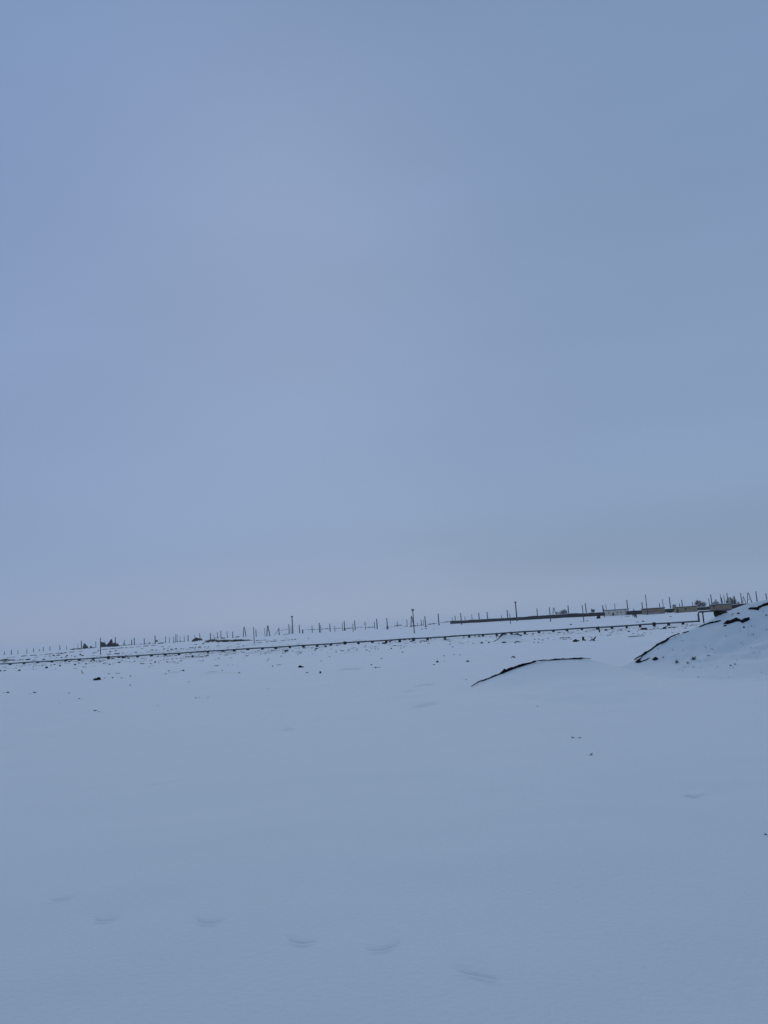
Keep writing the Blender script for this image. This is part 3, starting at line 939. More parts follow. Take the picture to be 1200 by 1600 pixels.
KW = 0.85
for i, (tx, ty, bx, by, w, st) in enumerate(POLES):
    if 'w' in st:                                            # foot hidden behind wall, shed or heap
        dist = 560 - (bx - 700) * 0.42 + 25 * math.sin(i * 2.1)
        p = on_line(bx, dist)
    else:
        p = hit0(bx, by)
        p[2] = gz1(p[0], p[1])
    # height so that the top meets its row
    lo, hi = 0.3, 40.0
    for _ in range(40):
        m_ = (lo + hi) / 2
        if proj(p + np.array([0, 0, m_]))[1] > ty:
            lo = m_
        else:
            hi = m_
    h = lo
    r = w * KW * p[1] / FPX / 2
    hpx = by - ty
    size = 'tall' if hpx > 20 else 'short' if hpx < 8.5 else 'mid-height'
    tone = 'thick dark' if w >= 1.75 else 'slim grey' if w >= 1.25 else 'faint thin'
    lm = landmark(tx - 0.6)
    if 'A' in st:
        lab = f'{size} A-shaped pair of leaning poles joined at the top, {nth(("A", lm))} past {lm}'
    elif 'T' in st:
        lab = ('tall slim pole topped by a small crossbar, standing before the wall end' if i < 75 else 'tallest thick pole with a crossbar, rising over the dark wall')
    elif 'K' in st:
        lab = 'tall dark pole with a knobbed top on the snowy rise'
    elif 'C' in st:
        lab = f'faint thin pole with a low crossarm, {nth(("C", lm))} past {lm}'
    elif 'D' in st:
        lab = 'dark pole propped by one slanting stay before the knob-topped pole'
    elif 'F' in st:
        lab = 'mid-height dark pole splitting into a forked foot on the snow'
    elif 'S' in st:
        lab = 'mid-height dark pole with a widened dark foot on the snow'
    elif 'B' in st:
        lab = 'dark pole with a small black bundle hanging at its foot'
    else:
        wall = ', foot hidden' if 'w' in st else ''
        lab = f'{size} {tone} pole{wall}, {nth((size, tone, wall, lm))} past {lm}'
    if bx < 128 and 'A' not in st and 'edge' in lm:
        lab = lab.replace('past the snow field edge far from the mound', 'counted from the snow field edge before the black bushes')
    if len(lab.split()) > 16:
        lab = lab.replace(' behind the mound', '')
    root_ = empty('utility_pole' if hpx > 8.5 else 'fence_post', (p[0], p[1], p[2]))
    tag(root_, lab, 'pole' if hpx > 8.5 else 'post', 'poles standing along the far side of the field')
    nm = 'shaft'
    if 'A' in st:
        sp_ = h * (.17 if 'w' not in st else .26)
        for s_ in (-1, 1):
            mb = MB()
            mb.tube([(s_ * sp_ * (1.0 if s_ > 0 else .75), 0, -.3), (s_ * r * .6, 0, h)], [r * 1.05, r * .8], 8)
            mb.build('leg', M['pole'], root_)
        mb = MB()
        mb.tube([(-sp_ * .42, 0, h * .5), (sp_ * .52, 0, h * .5)], r * .45, 6)
        mb.build('brace', M['pole'], root_)
    else:
        mb = MB()
        mb.tube([(0, 0, -.4), (0, 0, h * .02), (0, 0, h * .9), (0, 0, h)], [r * 1.15, r * 1.1, r * .85, r * .75], 8)
        mb.tube([(-r * 1.3, 0, h * .955), (r * 1.3, 0, h * .955)], r * .25, 6)
        mb.build('shaft', M['pole'], root_)
    if st == 'T':
        mb = MB()
        hw = 1.7 * p[1] / FPX
        mb.box((0, 0, h - .2), (hw * 2, .25, .25), 0, .03)
        mb.build('crossarm', M['pole'], root_)
        for s_ in (-.9, 0, .9):
            mb = MB()
            mb.tube([(s_ * hw, 0, h - .1), (s_ * hw, 0, h + .12), (s_ * hw, 0, h + .22)], [.08, .14, .06], 8)
            mb.build('insulator', M['pole'], root_)
    if st == 'K':
        mb = MB()
        mb.tube([(0, 0, h - .9), (0, 0, h - .7), (0, 0, h + .1), (0, 0, h + .3)], [r, r * 1.9, r * 1.9, r * .7], 8)
        mb.build('transformer_head', M['pole'], root_)
    if st == 'C':
        mb = MB()
        zc = h * (.45 if bx < 500 else .68)
        mb.box((0, 0, zc), (r * (14 if bx < 500 else 8), .25, .25), 0, .02)
        mb.build('crossarm', M['pole'], root_)
    if st == 'D':
        mb = MB()
        mb.tube([(-3.6, 0, -.2), (-.2, 0, h * .8)], [r * .55, r * .5], 6)
        mb.build('stay', M['pole'], root_)
    if st == 'F':
        for s_ in (-1, 1):
            mb = MB()
            mb.tube([(s_ * r * 2.2, 0, -.3), (s_ * r * .5, 0, h * .4)], [r * .5, r * .6], 6)
            mb.build('foot', M['pole'], root_)
    if st == 'S':
        mb = MB()
        mb.tube([(0, 0, -.2), (0, 0, .5), (0, 0, 1.8), (0, 0, 2.1)], [r * 2.4, r * 2.1, r * 1.4, r * 1.05], 8)
        mb.build('foot', M['pole'], root_)
    if st == 'B':
        V, F = lump_mesh(r * 2.2, r * 2, .9, 3.3)
        mesh_obj('bundle', [(v[0] + r * 3.2, v[1], v[2] + 1.7) for v in V], F, M['dark_wood'], root_)


# a few short wooden posts near the sheds and a stake at the pipe
def stake(name, tx, ty, bx, by, w, label, m='dark_wood', lean=True, group=None):
    p = surface(bx, by)
    d = p[1]
    h = math.hypot(bx - tx, by - ty) * d / FPX
    a = (tx - bx) * d / FPX
    nat = -(by - ty) * d / FPX * (0.07 + 0.07 * (bx - 600) / 600)
    lx = (a - nat)
    r = w * d / FPX / 2
    mb = MB()
    mb.tube([(0, 0, -.2), (lx * .5, 0, h * .5), (lx, .02, h)], [r * 1.1, r, r * .85], 7)
    o = mb.build(name, M[m], None, False, tuple(p))
    tag(o, label, 'post', group)
    return o


g_ = 'short posts around the sheds'
stake('fence_post', 990.3, 951, 991, 962, 1.3, 'short dark post in the gap between pale shed and brown shed', group=g_)
stake('fence_post', 989, 957.5, 988.8, 963, 1.6, 'stubby post beside the shed gap, before the dark wall', group=g_)
stake('fence_post', 992.6, 958, 991.8, 965.2, 1.8, 'dark stubby post nearest the camera in the shed gap', group=g_)
stake('fence_post', 992.8, 958, 995.2, 965, 1.5, 'leaning stubby post in the shed gap, tilted across another', group=g_)
stake('wooden_stake', 935.2, 979, 936.8, 987.8, 2.2, 'thick black stake standing in the snow against the pipe')

# ------------------------------------------------------------------ wall and sheds


def wall_seg(pts, label):
    """pts: (px, top y, bottom y) along the wall."""
    P = []
    e0, e1 = hit0(pts[0][0], pts[0][2]), hit0(pts[-1][0], pts[-1][2])
    if len(pts) < 5:
        e1 = e1 * (e0[1] * .97 / e1[1])
    for px, ty, by in pts:
        lo_, hi_ = 0.0, 1.0
        for _ in range(40):
            m_ = (lo_ + hi_) / 2
            if proj(e0 * (1 - m_) + e1 * m_)[0] < px:
                lo_ = m_
            else:
                hi_ = m_
        b = e0 * (1 - lo_) + e1 * lo_
        b[2] = gz1(b[0], b[1])
        P.append((b, max(.8, (proj(b)[1] - ty) * b[1] / FPX)))
    # ragged sections between the given points
    S = []
    for (a, ha), (b, hb) in zip(P, P[1:]):
        k = max(2, int(np.linalg.norm(b - a) / 1.2))
        for j in range(k):
            t = j / k
            S.append((a * (1 - t) + b * t, ha * (1 - t) + hb * t))
    S.append(P[-1])
    root_ = empty('boundary_wall', tuple(P[0][0]))
    tag(root_, label, 'wall', 'dark compound walls in front of the settlement', 'thing')
    o_ = np.array(P[0][0])
    V, F, V2, F2 = [], [], [], []
    T = 0.35
    step = 0
    for i, (q, h) in enumerate(S):
        a, b = S[max(i - 1, 0)][0], S[min(i + 1, len(S) - 1)][0]
        t = (b - a)
        t[2] = 0
        t = t / np.linalg.norm(t)
        n = np.array([-t[1], t[0], 0])
        if i % 7 == 0:
            step = random.uniform(-.12, .12)
        hh = h + step + random.uniform(-.05, .05)
        wob = random.uniform(-.03, .03)
        for s_, z in ((0, -.4), (0, hh), (1, hh), (1, -.4)):
            V.append(q - o_ + n * (T * s_ + wob) + np.array([0, 0, z]))
        for s_, z in ((-.06, hh + .004), (-.03, hh + .06), (T * .5, hh + .13), (T + .03, hh + .06), (T + .06, hh + .004)):
            V2.append(q - o_ + n * (s_ + wob) + np.array([0, 0, z]))
    for i in range(len(S) - 1):
        for j in range(4):
            F.append((i * 4 + j, i * 4 + (j + 1) % 4, i * 4 + 4 + (j + 1) % 4, i * 4 + 4 + j)[::-1])
        for j in range(4):
            F2.append((i * 5 + j, i * 5 + j + 1, i * 5 + 6 + j, i * 5 + 5 + j)[::-1])
    F.append((0, 1, 2, 3)); F.append(tuple(len(S) * 4 - 4 + j for j in (3, 2, 1, 0)))
    mesh_obj('masonry', V, F, M['adobe'], root_)
    mesh_obj('snow_cap', V2, F2, M['snow'], root_)


wall_seg([(703.5, 970.3, 975), (720, 969.6, 974.2), (740, 968.3, 973.2), (760, 967.3, 972.2), (780, 966.4, 970.8), (800, 965, 969.8), (820, 963.8, 968.4), (850, 961.5, 966.6), (880, 959.8, 964.6), (900, 958.6, 963.9),
          (920, 957.8, 962.8), (938, 957.2, 962.2), (945.5, 956.5, 962)], 'very long low dark mud wall running up to the pale shed')
wall_seg([(978, 955, 960.5), (990, 954.3, 960), (1003, 953.3, 959.2)], 'short dark wall piece between the pale shed and the brown brick shed')
wall_seg([(1031, 952, 957), (1042, 951.3, 956.8), (1053.8, 950.5, 956.5)], 'short dark wall piece between the brown and the tan brick sheds')
wall_seg([(1081, 949, 954.3), (1095, 948.5, 954), (1110, 947.5, 953.5)], 'dark wall piece under the grey bush beyond the pipe riser')
wall_seg([(1131.5, 945.5, 952), (1150, 944.3, 951), (1172, 942.5, 950)], 'dark wall piece behind the mound crest under the bare trees')


def shed(name, x0, x1, t0, t1, b0, b1, wall_m, label, door=None, windows=(), plinth=None, rim='roof', depth=5.0):
    a, b = hit0(x0, b0), hit0(x1, b1)
    k_ = a[1] * 0.985 / b[1]
    b = np.array([b[0] * k_, b[1] * k_, b[2]])             # front nearly square to the view
    a[2] = b[2] = min(gz1(a[0], a[1]), gz1(b[0], b[1]))
    wdt = np.linalg.norm(b[:2] - a[:2])
    hgt = ((b0 - t0) + (b1 - t1)) / 2 * a[1] / FPX
    rot = math.atan2(b[1] - a[1], b[0] - a[0])
    r = empty(name, tuple((a + b) / 2))
    r.rotation_euler = (0, 0, rot)
    tag(r, label, 'shed', 'low flat-roofed sheds of the settlement')
    mb = MB()
    mb.box((0, depth / 2, hgt / 2 - .2), (wdt, depth, hgt + .1), 0, .0)
    mb.build('wall', wall_m, r)
    mb = MB()
    mb.box((0, depth / 2, hgt - .09), (wdt + .4, depth + .4, .2), 0, .02)
    rf = mb.build('roof', M[rim], r)
    mb = MB()
    mb.box((0, depth / 2, hgt + .08), (wdt + .3, depth + .3, .13), 0, .06)
    mb.build('snow_cover', M['snow'], rf)
    if plinth:
        mb = MB()
        mb.box((0, -.06, plinth / 2 - .1), (wdt - .1, .12, plinth + .2), 0, .02)
        mb.build('plinth', M['plinth'], r)
    fx = lambda px: (px - (x0 + x1) / 2) / (x1 - x0) * wdt
    if door:
        px, w, h = door
        mb = MB()
        mb.box((fx(px), -.05, h / 2 - .05), (w, .1, h), 0, .01)
        d = mb.build('door', M['dark_opening'], r)
        mb = MB()
        for s_ in (-1, 1):
            mb.box((fx(px) + s_ * (w / 2 + .05), -.07, h / 2 - .05), (.1, .14, h), 0, .01)
        mb.box((fx(px), -.07, h - .05 + .05), (w + .2, .14, .1), 0, .01)
        mb.build('frame', wall_m, d)
    for px, z, w, h in windows:
        mb = MB()
        mb.box((fx(px), -.02, z), (w, .06, h), 0, .01)
        o = mb.build('window', M['dark_opening'], r)
        mb = MB()
        mb.box((fx(px), -.05, z - h / 2 - .04), (w + .2, .14, .08), 0, .01)
        mb.build('sill', wall_m, o)


shed('storage_shed', 945.8, 977, 953.4, 952.0, 962.6, 961.0, M['pale_block'], 'long low pale grey block shed at the end of the dark wall',
     (958.6, .7, 1.25), [(951.5, 1.25, .5, .4), (965, 1.2, .45, .4), (971, 1.2, .45, .4)])
shed('storage_shed', 1003.5, 1031, 951.2, 949.5, 960.4, 959, M['brown_brick'], 'brown brick shed with a pale band along its foot, beside the tallest thin pole',
     None, (), plinth=.62)
shed('storage_shed', 1054, 1081, 948, 946.8, 957.8, 954.5, M['tan_brick'], 'tan brick shed with a dark roof edge and a dark doorway, under the grey bush',
     (1059.3, .7, 1.3), [(1072, 1.2, .6, .5)])
shed('storage_shed', 1109.8, 1131.5, 944.8, 944.3, 954, 953, M['brown_brick'], 'brown brick shed half hidden by the mound, beyond the overhead pipe', None,
     [(1116, 1.3, .6, .5)])


# ------------------------------------------------------------------ foliage
def foliage(name, poly, dist, depth, n, leaf, m, parent, twiggy=False, base_z=None):
    """Leaf or twig sized faces through a volume with the given outline."""
    xs = [p[0] for p in poly]
    ys = [p[1] for p in poly]
    V, F = [], []
    off = np.array(parent.location)
    c = 0
    tries = 0
    cent = (sum(xs) / len(xs), max(ys))
    while c < n and tries < n * 30:
        tries += 1
        x, y = random.uniform(min(xs), max(xs)), random.uniform(min(ys), max(ys))
        if not in_poly(x, y, poly):
            continue
        e = edge_dist(x, y, poly)
        if random.random() > 0.25 + 0.75 * (mnoise.noise(Vector((x * .55, y * .55, dist))) + .75):
            continue
        d = ray(x, y)
        half = depth * min(1, e / 2.0 + .25)
        Y = dist + random.uniform(-half, half)
        p = np.array([0, 0, EYE]) + d * (Y / d[1]) - off
        if twiggy:
            ax = np.array([(x - cent[0]) * .12 + random.gauss(0, .5), random.gauss(0, .6), abs(random.gauss(.9, .4))])
            ax /= np.linalg.norm(ax)
            s = leaf * random.uniform(.6, 1.6)
            wv = np.cross(ax, np.array([random.gauss(0, .3), 1, random.gauss(0, .3)]))
            wv = wv / np.linalg.norm(wv) * leaf * .11
            q = [p - ax * s - wv, p - ax * s + wv, p + ax * s + wv * .3, p + ax * s - wv * .3]
        else:
            u = rng.normal(size=3); u /= np.linalg.norm(u)
            w = np.cross(u, rng.normal(size=3)); w /= np.linalg.norm(w)
            s = leaf * random.uniform(.5, 1.3)
            q = [p + u * s, p + w * s * .6, p - u * s, p - w * s * .6]
        k = len(V)
        V += q
        F.append((k, k + 1, k + 2, k + 3))
        c += 1
    return mesh_obj(name, V, F, m, parent)


def limbs(base, tips, r, m, parent, name='trunk'):
    off = np.array(parent.location)
    mb = MB()
    b = np.array(base) - off
    mid = b + np.array([0, 0, 0.0])
    for t in tips:
        t = np.array(t) - off
        j = (b + t) / 2 + np.array([random.gauss(0, .05), random.gauss(0, .05), np.linalg.norm(t - b) * .1])
        mb.tube([b - np.array([0, 0, .3]), j, t], [r, r * .6, r * .2], 6)
    return mb.build(name, m, parent)


def bush(name, poly, label, cat, m, leaf=.3, n=500, twiggy=False, group=None, depth=1.5, dist=None, trunk=True, base=None):
    bx = sum(p[0] for p in poly) / len(poly)
    by = max(p[1] for p in poly)
    p = hit0(bx, by) if dist is None else on_line(bx, dist)
    p[2] = gz1(p[0], p[1])
    r = empty(name, tuple(p))
    tag(r, label, cat, group)
    foliage('crown' if trunk else 'foliage', poly, p[1], depth, n, leaf, m, r, twiggy)
    if trunk:
        px_m = p[1] / FPX
        tips = []
        for q in poly[:: max(1, len(poly) // 7)]:
            d = ray(q[0] * .8 + bx * .2, q[1] * .8 + by * .2)
            tips.append(np.array([0, 0, EYE]) + d * (p[1] / d[1]))
        limbs(p, tips, .10 * max(1, px_m / .35), M['twig'], r)
    return r


gb = 'dark thickets on the plain'
bush('evergreen_bush', [(129, 1012.8), (130.5, 1009), (131, 1005), (132.3, 1007), (133.5, 1006.3), (135, 1009), (137, 1010), (138, 1012.5)], 'small black pointed bush beside a dark pole, apart from the big thicket', 'bush', M['evergreen'], .45, 420, group=gb)
bush('evergreen_bush', [(157, 1011), (157, 1002.5), (160, 1003.8), (164, 1005.5), (166.5, 1008), (168, 1011)], 'black wedge-shaped bush sloping down behind the near thin pole', 'bush', M['evergreen'], .5, 620, group=gb)
bush('evergreen_bush', [(166, 1010.5), (168, 1006), (170.5, 1004), (172.5, 1001), (174.5, 998.5), (175.5, 999.5), (175.5, 1005), (177, 1010.5)], 'black peaked bush, highest point of the big dark thicket', 'bush', M['evergreen'], .5, 620, group=gb)
bush('evergreen_bush', [(175.5, 1010.2), (175.8, 1005.5), (178, 1004.8), (180.5, 1004.5), (182, 1007.5), (183.5, 1005), (185.5, 1008.5), (187, 1009.5)], 'low black bush around the foot of a dark pole, ending the thicket', 'bush', M['evergreen'], .5, 420, group=gb)
bush('evergreen_bush', [(140, 1012), (141, 1010), (143, 1009.5), (144, 1011.8)], 'tiny dark bush between the small bush and the thicket', 'bush', M['evergreen'], .35, 120, group=gb)
gh = 'low strips of dry brush on the plain'


def strip(x0, y0, x1, y1, t, label, n=300, leaf=.22, m='dry_brush', name='dry_hedge', dome=False, dist=None):
    k = 14
    topp, bot = [], []
    for i in range(k + 1):
        u = i / k
        x = x0 + (x1 - x0) * u
        y = y0 + (y1 - y0) * u
        env = (math.sin(math.pi * min(max(u, .02), .98)) ** (.6 if dome else .35))
        th = t * env * (.75 + .5 * random.random())
        topp.append((x, y + t / 2 - th))
        bot.append((x, y + t / 2))
    return bush(name, topp + bot[::-1], label, 'hedge', M[m], leaf, n, group=gh, depth=1.2, trunk=False, dist=dist)


strip(299.5, 1000.3, 316, 997.8, 4.6, 'rounded brown hump of brush, tallest of the strips', 420, .4, dome=True)
strip(319.5, 1002, 343, 1000.3, 3.6, 'tapered brown brush strip next to the rounded hump', 320, .3)
strip(338, 1001.5, 396, 1000.3, 2.8, 'long brown brush strip behind the lone thin pole', 700, .3)
strip(110, 1014.5, 128, 1013.5, 1.8, 'thin greenish brush strip leading to the small black bush', 200, .25)
strip(128, 1013.3, 150, 1011.7, 1.3, 'thin dark brush line under the small black bush', 200, .22)
strip(185, 1008.5, 212, 1006.9, 1.2, 'thin dark brush line running on from the big thicket', 220, .22)
strip(212, 1006.8, 244, 1005, .9, 'faint brush line at the feet of several poles', 180, .2)
strip(246, 1005, 257, 1004.4, 1.5, 'short black brush strip past the pole with a bundle', 140, .25, 'evergreen')
strip(-4, 1031.8, 24, 1030.8, 2.6, 'thick dark brush strip just beyond the pipe at its visible start', 420, .12)
strip(26, 1031.5, 39, 1031, 1.8, 'dark brush dash beyond the pipe between two brush strips', 140, .1)
strip(3, 1034.6, 12, 1034.2, 1.4, 'small dark brush dash touching the pipe', 90, .1)
strip(273, 1002.7, 288, 1001.8, 1.1, 'dark brush line before the twin thin poles', 110, .2)
strip(367, 995.3, 375, 994.2, 1.7, 'small dark brush hump before the A-shaped pole', 100, .25, dome=True)
strip(345, 997.3, 352, 996.5, 2.0, 'small dark brush hump beside a pole foot', 110, .25, dome=True)
strip(334, 997, 344, 995.5, 1.4, 'faint sprawling brush around a pole foot', 80, .2)
strip(437, 985, 452, 983.7, .9, 'faint far brush line before the knob-topped pole', 60, .3, 'twig', dist=640)
strip(441, 992, 452, 990, 1.1, 'faint brush line on the snow rise', 60, .2, 'twig')
strip(474, 984.3, 497, 983.4, 1.0, 'faint far brush line past the knob-topped pole', 90, .3, 'twig', dist=640)
strip(502, 983, 517, 981.8, 1.3, 'grey far brush line between two poles past the cross-shaped pole', 100, .32, 'twig', dist=640)
strip(519, 982.6, 535, 981.5, 1.0, 'grey far brush line up to the thick-footed pole', 80, .3, 'twig', dist=640)
strip(540, 982, 552, 981.2, 1.4, 'dark far brush line past the thick-footed pole', 110, .32, 'twig', dist=640)
strip(557, 980.8, 567, 980, 1.2, 'grey far brush tuft before a thin crossarm pole', 70, .3, 'twig', dist=640)
strip(572, 980.5, 586, 979.3, 1.3, 'dark far brush line before a thick pole', 100, .32, 'twig', dist=640)
strip(616, 977.7, 629, 976.3, 1.6, 'dark brush line past the fork-footed pole', 130, .3, 'twig')
strip(601, 980, 613, 979.3, 1.0, 'grey brush specks at the fork-footed pole', 60, .2, 'twig')
strip(640, 978.5, 652, 977.3, 1.4, 'dark brush at the foot of the A-shaped pole', 100, .3, 'twig')
strip(653, 977.3, 662, 976.3, 1.2, 'grey brush line past the T-topped pole', 70, .25, 'twig')
strip(668, 975.6, 683, 973.6, 1.5, 'grey brush line before the last pole by the wall', 110, .3, 'twig')
strip(688, 973, 703, 971, 1.7, 'grey brush tuft line reaching the wall end', 130, .3, 'twig')
strip(663, 979.2, 668, 978.6, 1.0, 'small brush specks under a thick pole', 40, .2, 'twig')

gt = 'bare trees beyond the walls'
bush('bare_tree', [(874, 961), (875, 957), (877.5, 954), (880, 952.3), (883, 952.7), (885.5, 955), (887.5, 958.5), (888, 961), (883, 962), (878, 962)], 'rounded grey leafless bush rising over the long dark wall', 'bush', M['twig'], .75, 230, True, gt, 2.0, dist=520)
bush('bare_tree', [(923.5, 954.5), (924.2, 951.3), (927, 952.3), (929.5, 953), (928.6, 956), (927, 957.5), (927, 962), (926, 962), (926, 957), (924.5, 956)], 'small dark top-heavy tree over the wall before the pale shed', 'tree', M['twig'], .5, 260, True, gt, 1.2, dist=500)
bush('bare_tree', [(1085, 951), (1085.3, 943), (1087, 939.5), (1090, 938.3), (1093, 938.6), (1097, 940.3), (1101, 941.5), (1103.5, 944), (1103.5, 950), (1099, 952), (1090, 952)], 'wide grey leafless bush over the wall beyond the pipe riser', 'bush', M['twig'], .6, 430, True, gt, 2.0, dist=380)
bush('bare_tree', [(1134, 949), (1134.5, 938), (1138, 934.5), (1142, 933.3), (1143.5, 936), (1143, 949)], 'dark bare tree behind the mound, beside a tall slim pole', 'tree', M['twig'], .45, 240, True, gt, 1.6, dist=340)
bush('bare_tree', [(1142, 949), (1142.5, 935), (1145.5, 933), (1149, 934.5), (1150.5, 939), (1149.5, 949)], 'dark bare tree behind the mound, wrapped round a thick pole', 'tree', M['twig'], .45, 260, True, gt, 1.6, dist=335)
bush('bare_tree', [(1151, 943), (1152, 941), (1155, 940.5), (1156, 943)], 'low sprig of bare brush beside the trees behind the mound', 'bush', M['twig'], .35, 50, True, gt, 1.0, dist=330)
bush('bare_tree', [(1112, 944), (1113, 941), (1117, 939.5), (1123, 940.5), (1125, 944)], 'faint bare brush behind the roof of the shed by the mound', 'bush', M['twig'], .45, 120, True, gt, 1.0, dist=400)
bush('bare_tree', [(1050, 949), (1050.5, 945.5), (1053, 944.5), (1056, 945), (1057, 949)], 'faint bare brush behind the tan brick shed', 'bush', M['twig'], .45, 100, True, gt, 1.0, dist=400)
bush('bare_tree', [(868, 957.5), (870, 956), (874, 956), (875, 958.5), (869, 959.5)], 'low faint brush beside the rounded grey bush', 'bush', M['twig'], .5, 60, True, gt, 1.2, dist=525)
bush('evergreen_bush', [(1042, 957), (1043, 955), (1048, 954.5), (1052, 955), (1052, 957.3)], 'dark low bush before the tan brick shed wall', 'bush', M['evergreen'], .18, 200, group='dark bushes before the sheds', depth=.7)
bush('evergreen_bush', [(1064, 956.8), (1066, 954.5), (1069, 954), (1071, 956.3)], 'dark low bush at the foot of the tan brick shed', 'bush', M['evergreen'], .18, 150, group='dark bushes before the sheds', depth=.7)
bush('evergreen_bush', [(932.3, 966.5), (933, 963.3), (935, 962), (937.3, 962.8), (938, 966.3)], 'dark rounded heap of brush standing before the long wall', 'bush', M['evergreen'], .2, 320, group='dark bushes before the sheds', depth=.9)


# ------------------------------------------------------------------ clods, sticks and dead plants in the snow
def pipe_y(px):
    return float(np.interp(px, [0, 200, 400, 600, 800, 1091], [1040, 1027.5, 1013, 1000.5, 989.2, 973]))


CLODS = """
0.5 1049 3.5 2;7 1048.5 5 1.2;30.5 1048 4 1.8;9 1042.5 3 .9;52 1042.5 2 1.3;66 1040 2.5 1.4;73 1044 4.5 2.6;79.5 1039.8 2 .9;85 1038.7 3.5 1.4;94 1041.2 3.3 1.9
108 1034.2 3.4 1.8;117 1039 4 1.8;129 1033.2 2 .9;134.5 1037.8 3 1.8;142.3 1033.3 2.8 1.8;147 1033.3 2.6 1.9;156 1033.2 4 1;162 1037.5 2 1.6;171.5 1038.8 2.6 1.7;186 1028 4.2 1.9;186 1035.6 4.6 1.7;195.5 1028 3 1.8;197 1025.6 5 1.9;176 1029.3 6 1.4
164 1060 1 2.8;176 1059.5 3 1.5;190 1059.5 5 .9;170 1053.3 4 .9;184 1052.4 7 .9
221.5 1037 7 1.3;242.5 1035 3 2;235.5 1037.3 3 1.3;248.5 1036 2 1.3;260.5 1033.8 3 1.2;262 1035.3 3 1;257 1027.3 2.2 1.5;246 1025.5 3 .9;283 1032.2 5 1;278 1036.5 2.2 1.9;274 1036.3 2 .9;233 1042.8 2 1.2;210 1033.4 2.5 1;264 1048.7 4 1.1;286.5 1048.5 4 2;282 1048.3 2 .9;259 1053.2 4 .9;201 1029 3.4 1.8
301 1026.4 3.2 2.8;318 1020.5 2 1.6;322.5 1025 8.5 1.4;342 1028.8 2.7 1.6;334.5 1017.7 6.5 2.7;356 1016 8 2.2;325.5 1018 4 1.8;332 1020.8 3.2 1.1;338 1040.5 8 1;347.5 1048.3 2.2 1.5;357 1039.3 2 .8;363 1039.3 2 .8;361 1028.3 5 .8;386 1025 5 1
403.5 1017.3 3.2 1.3;447.5 1017.3 7 1.8;445.5 1018.2 3.4 2;469.5 1021 3.2 1.5;474.5 1013.3 3 1;477.5 1013 2 1;492.5 1015 2.6 1.8;495 1013.8 4 1.4;426 1041.5 3 1.8;436 1039 8 .9
509 1010.6 3.4 2;516.5 1009 1.8 1;527 1009 3 1;533.5 1017.2 4 1.2;537 1017 3 1;544.5 1016 4 1.1;558 1016 2.6 1.2;573 1016 5 1.1;577.5 1018 3 .9;525 1018 3 .9;567 1003.8 6.5 1.7;571 1009.2 2.6 .9;592 1006 2.6 1.3;598.5 1006 3.2 1.9;596 1029.3 2.6 1.4;502 1033.3 2 1.4;515 1026.2 3 .9
500.5 1052 3.3 3.5;480 1051.5 4 1.2;580 1039.3 3 1.7;587 1043.5 3.5 1.6;592 1043 4 1
601.5 1005.5 5.5 2;609 1003.3 3.4 1.9;612 1001.5 3.4 1.6;617.5 1002 3 1;632 1000.6 5 1.1;640 1000 3 1.2;646 1000.2 7 1.2;642.5 1003 3.7 1.9;653 998.5 4 1;646 997.3 4 1.5;659 997.6 3 1.9;673.2 998.5 2.7 1.5;686.5 995.4 8 1.7;695.5 1000.2 5 1.5;657.5 1003 2 1;611.5 1014 2.7 2.3;631 1011.3 2 1;626 1012.8 2 1;608 1015.3 2 .9;629 1019.5 2.7 1.4;694 1025.3 3 1.1
683.5 1035 4.2 2.7;695 1033.3 2 1;678 1039 3.6 1;731 1034 5.2 2.2;719 1023.6 3 1;728.5 1062.3 1.6 1.5;709.5 1023 3 .8
707 994 9 1.9;725 995.7 2 2;742 994.6 3 1.2;748.7 994.8 4.2 1.8;753 1005 4.6 1.8;764 1004.3 4 1.3;703 1007 3 1.4;707 1011.2 3 1.1;723 1005.7 4 .8;739.5 1005.7 3 .9;787 1004.3 7 1.9
833 991.3 3 2.6;835.5 999.5 2.6 1.6;842.5 999.2 3 1.1;848 1000.2 4 1;856 997.8 2.6 1.2;865 1000 2 .9;841 1004.3 2.6 1.8;834.5 1004.5 3 .9;888.5 997.2 2.2 1.5;872 988.3 2 .8;848 1004.7 2 .8
904.3 1001.8 2.6 2.6;914 1000.3 3 1.4;947 985.3 5.2 2.5;960 984.3 2 1;970 984.8 6 1.2;965 987.5 2 .8;982.5 987 3.6 1.9;978 984.2 2.5 1;996 986.8 2 1.2;1006 984 11 3.2;1007 988.5 3 .8;1021.5 983 3.4 1.2;1028 982.7 2 .9;1038 982 6 2.5;1041 980 3 1.6;1047 981 7 1.3;1053 981 4 1.5;1056.5 980 2.5 .9;1033 983.4 2 1.3;998 983.6 2.5 .9
1073.5 975.8 3.2 1.2;1082 975.3 4 .8;1071 981.6 5 .9;1062.5 986.6 1.8 1.3
12 1082.5 5 1.8;6 1083.3 2 .9;54 1082.5 5 1.4;47 1084.5 2 .9;124 1092 3 1.4;93 1098.4 2 .9;149 1110.8 5 1.3;154.5 1112.4 3 .9;203.5 1071 3 1.4;204 1057 2.6 1.5;247 1102.2 2 .9;306 1091 2 1.7;311.5 1090.8 1.6 1.4;374 1051.8 3.2 1.5;295 1065.6 3 .9;419 1076 2 .8
1125 1040 1 .7
"""
